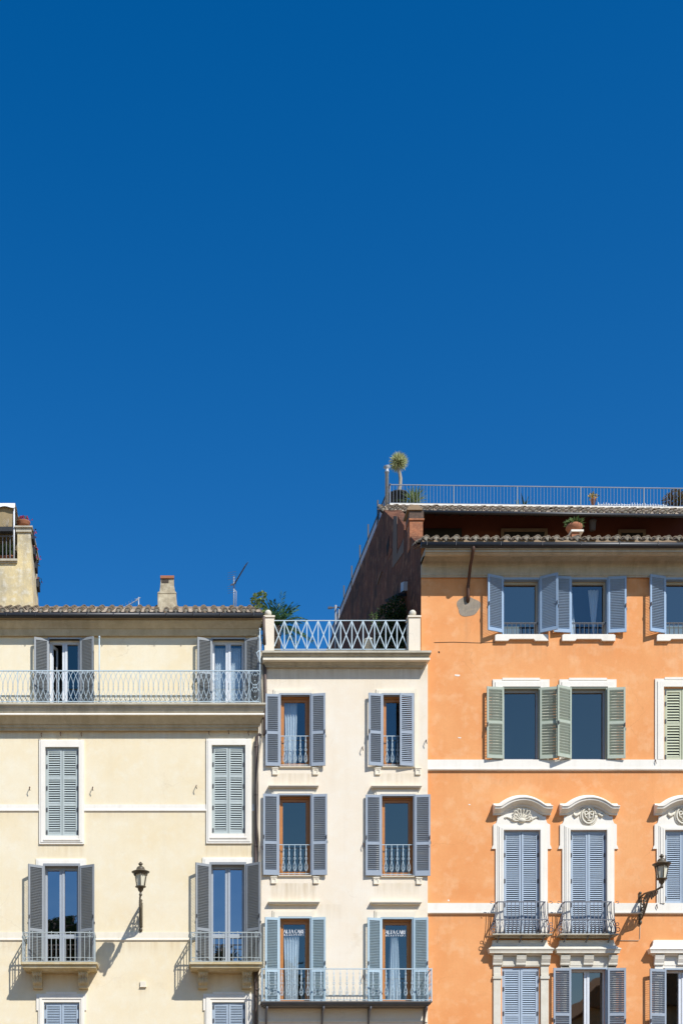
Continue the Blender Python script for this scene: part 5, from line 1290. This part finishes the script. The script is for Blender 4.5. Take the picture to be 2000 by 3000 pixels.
# flowers and boxes of the rooftop house
d = -3.5; b = (PX(69,d), 3.5, PZ(1544.5,d))
t = thing('flower_pot', b, 'terracotta bowl of red flowers on the rooftop house corner', 'flower pot'); s = MB(); s.lathe(b, [(.15,0),(.19,.05),(.21,.13),(.22,.15),(.2,.16),(.17,.16)], 18); s.build('pot', M['terracotta'], t)
f = MB()
for i in range(160):
    red = random.random() < .5; f.leaf((b[0]+random.gauss(0,.09), b[1]+random.gauss(0,.08), b[2]+.18+abs(random.gauss(0,.05))+(.04 if red else 0)), (random.uniform(-1,1), random.uniform(-1,1), random.uniform(-.2,1)), .06, .022, 0 if red else 1)
f.build('flowers', [M['flower_red'], M['leaf_mid']], t)
labels = ('topmost dark flower box hanging on the rooftop house side wall', 'second dark flower box down the rooftop house side wall', 'third dark flower box down the rooftop house side wall', 'lowest dark flower box on the rooftop house side wall')
for k, (px_, py, dy) in enumerate(((94,1575,.35),(98,1620,.7),(103,1660,1.1),(110,1715,1.5))):
    d = -(3+dy); c = Vector((PX(px_,d), 3+dy, PZ(py,d))); t = thing('flower_box', c, labels[k], 'flower box', 'flower boxes on the rooftop house')
    m = MB(); m.box(c.x-.10, c.x+.07, c.y-.2, c.y+.2, c.z-.14, c.z+.10); m.build('box', M['soil_pot'], t)
    m = MB(); m.bar((c.x-.35, c.y, c.z-.1), (c.x-.1, c.y, c.z-.1), .02); m.bar((c.x-.35, c.y, c.z+.2), (c.x-.1, c.y, c.z+.08), .02); m.build('bracket', M['iron_dark'], t)
    f = MB()
    for i in range(60): f.leaf(c+Vector((random.gauss(0,.06), random.uniform(-.2,.2), .12+random.gauss(0,.05))), (random.uniform(-.4,1), random.uniform(-1,1), random.uniform(-1,.8)), .09, .02, 0 if random.random() < .2 else 1, .3)
    f.build('plants', [M['flower_red'], M['leaf_dark']], t)
d = -3.05; t = thing('flower_box', (PX(5,d), 3.05, PZ(1568,d)), 'black flower box with bare twigs on the caged terrace rail', 'flower box')
m = MB(); m.box(PX(-120,d), PX(40,d), 2.78, 2.95, PZ(1569,d), PZ(1556,d)); m.build('box', M['soil_pot'], t)
m = MB()
for i in range(16):
    x = PX(random.uniform(8,30),d); m.tube([(PX(20,d),2.86,PZ(1560,d)), (x,2.86,PZ(1545,d)), (x+random.uniform(-.06,.06),2.86,PZ(random.uniform(1528,1540),d))], .004, 3)
m.build('twigs', M['bark'], t)
for k, px_ in enumerate((-14, 4, 14, 25, 36)):
    d = -3.3; b = (PX(px_,d), 3.3, PZ(1641,d)); t = thing('flower_pot', b, 'small terracotta pot in the row behind the caged terrace railing', 'flower pot', 'pots behind the caged terrace railing')
    s = MB(); s.lathe(b, [(.03,0),(.05,.10),(.058,.10),(.058,.13),(.04,.13)], 10); s.build('pot', M['terracotta'], t); f = MB()
    for i in range(70): f.leaf((b[0]+random.gauss(0,.05), b[1]+random.gauss(0,.05), b[2]+.16+abs(random.gauss(0,.14))), (random.uniform(-1,1), random.uniform(-1,1), random.uniform(-.2,1)), .09, .025)
    f.build('leaves', M['leaf_mid'], t)

# ================================================================== across the square, seen mirrored in the panes
def tree_far(name, x, yy, top, crown_r, crown_h, flat, label, n):
    t = thing(name, (x, yy, 0), label, 'tree', None)
    s = MB(); zc = top-crown_h*.6
    s.tube([(x,yy,0),(x+.3,yy,zc*.5),(x-.1,yy,zc)], [.5,.4,.3], 9)
    clumps = []
    for i in range(22):
        a = random.uniform(0, 6.283); r_ = crown_r*random.random()**.6*.85; c = Vector((x+r_*math.cos(a), yy+r_*math.sin(a), zc+random.uniform(-.35,.35)*crown_h*(1-.5*r_/crown_r)))
        clumps.append(c); s.tube([(x-.1,yy,zc-crown_h*.45), (Vector((x,yy,zc-crown_h*.4))*.5+c*.5), c], [.16,.10,.04], 5)
    s.build('trunk', M['bark_dark'], t); f = MB()
    for c in clumps:
        for i in range(n//22):
            v = Vector((random.gauss(0,1), random.gauss(0,1), random.gauss(0,1))).normalized()*random.random()**.5*crown_r*.36; v.z *= flat
            f.leaf(c+v, (random.uniform(-1,1), random.uniform(-1,1), random.uniform(-.2,1)), .55, .10)
    f.build('crown', M['leaf_dark'], t)
tree_far('umbrella_pine', -13.6, -47, 22.0, 4.2, 4.5, .5, 'spreading pine mirrored as a dark tangle in the left balcony door', 5200)
tree_far('broadleaf_tree', -11.4, -53, 21.3, 3.0, 7.0, .9, 'rounded dark tree mirrored low in the right pane of the left balcony door', 5200)
tree_far('broadleaf_tree', -1.2, -48, 21.6, 3.8, 8.5, .9, 'dark tree mirrored behind the railing of the balcony door beside the pale house', 4400)
root = thing('corner_house', (30, -52, 0), 'dark house across the square mirrored in the lowest orange house windows', 'house')
m = MB(); m.box(23.5, 44, -58, -48, 0, 15.2); m.build('wall', M['cornice_warm'], root)
m = MB(); m.prism([(22.9,15.2),(44.6,15.2),(41,18.2),(27,18.2)], -58.6, -47.4); m.build('roof', M['tile_edge'], root)
m = MB()
for i in range(6): m.box(24.8+i*3.2, 26.1+i*3.2, -48.02, -47.97, 10.6, 13.0)
for i in range(6): m.box(24.8+i*3.2, 26.1+i*3.2, -48.02, -47.97, 6.2, 8.6)
m.build('window_row', M['dark'], root)

# ================================================================== ground, light, sky, camera
m = MB(); m.quad((-400,-400,0),(400,-400,0),(400,400,0),(-400,400,0)); gnd = m.build('piazza_pavement', M['paving']); gnd['kind'] = 'structure'

sd = Vector((.68, -1.0, 1.2)).normalized()          # towards the sun
el = math.asin(sd.z); az = math.atan2(sd.x, sd.y)
sun = bpy.data.lights.new('sun', 'SUN'); sun.energy = SUN_E; sun.angle = R(.53); sun.color = (1.0, .985, .955)
so = bpy.data.objects.new('sun', sun); COL.objects.link(so); so.location = (15, -20, 40); so.rotation_euler = (-sd).to_track_quat('-Z', 'Y').to_euler()
wd = bpy.data.worlds.new('World'); scene.world = wd; wd.use_nodes = True; nt = wd.node_tree
bg = nt.nodes['Background']; sky = nt.nodes.new('ShaderNodeTexSky'); sky.sky_type = 'NISHITA'; sky.sun_disc = False
sky.sun_elevation = el; sky.sun_rotation = az; sky.altitude = 50; sky.air_density = SKY_AIR; sky.dust_density = SKY_DUST; sky.ozone_density = SKY_OZ
hs = nt.nodes.new('ShaderNodeHueSaturation'); hs.inputs['Hue'].default_value = .505; hs.inputs['Saturation'].default_value = SKY_SAT; hs.inputs['Value'].default_value = 1.0
nt.links.new(sky.outputs[0], hs.inputs['Color']); nt.links.new(hs.outputs[0], bg.inputs['Color']); bg.inputs['Strength'].default_value = SKY_S
cam = bpy.data.cameras.new('camera'); co = bpy.data.objects.new('camera', cam); COL.objects.link(co)
co.location = (CAMX, -D, EYE); co.rotation_euler = (R(90), 0, 0)
cam.sensor_fit = 'HORIZONTAL'; cam.sensor_width = 36; cam.lens = 36*D/20.0
cam.shift_x = (0-CAMX)/20.0; cam.shift_y = (PZ(1500)-EYE)/20.0
cam.clip_start = .5; cam.clip_end = 2000
scene.camera = co
scene.view_settings.view_transform = 'Standard'; scene.view_settings.look = 'None'; scene.view_settings.exposure = 0
scene.render.resolution_x, scene.render.resolution_y = 682, 1024
scene.cycles.max_bounces = 8; scene.cycles.transparent_max_bounces = 12
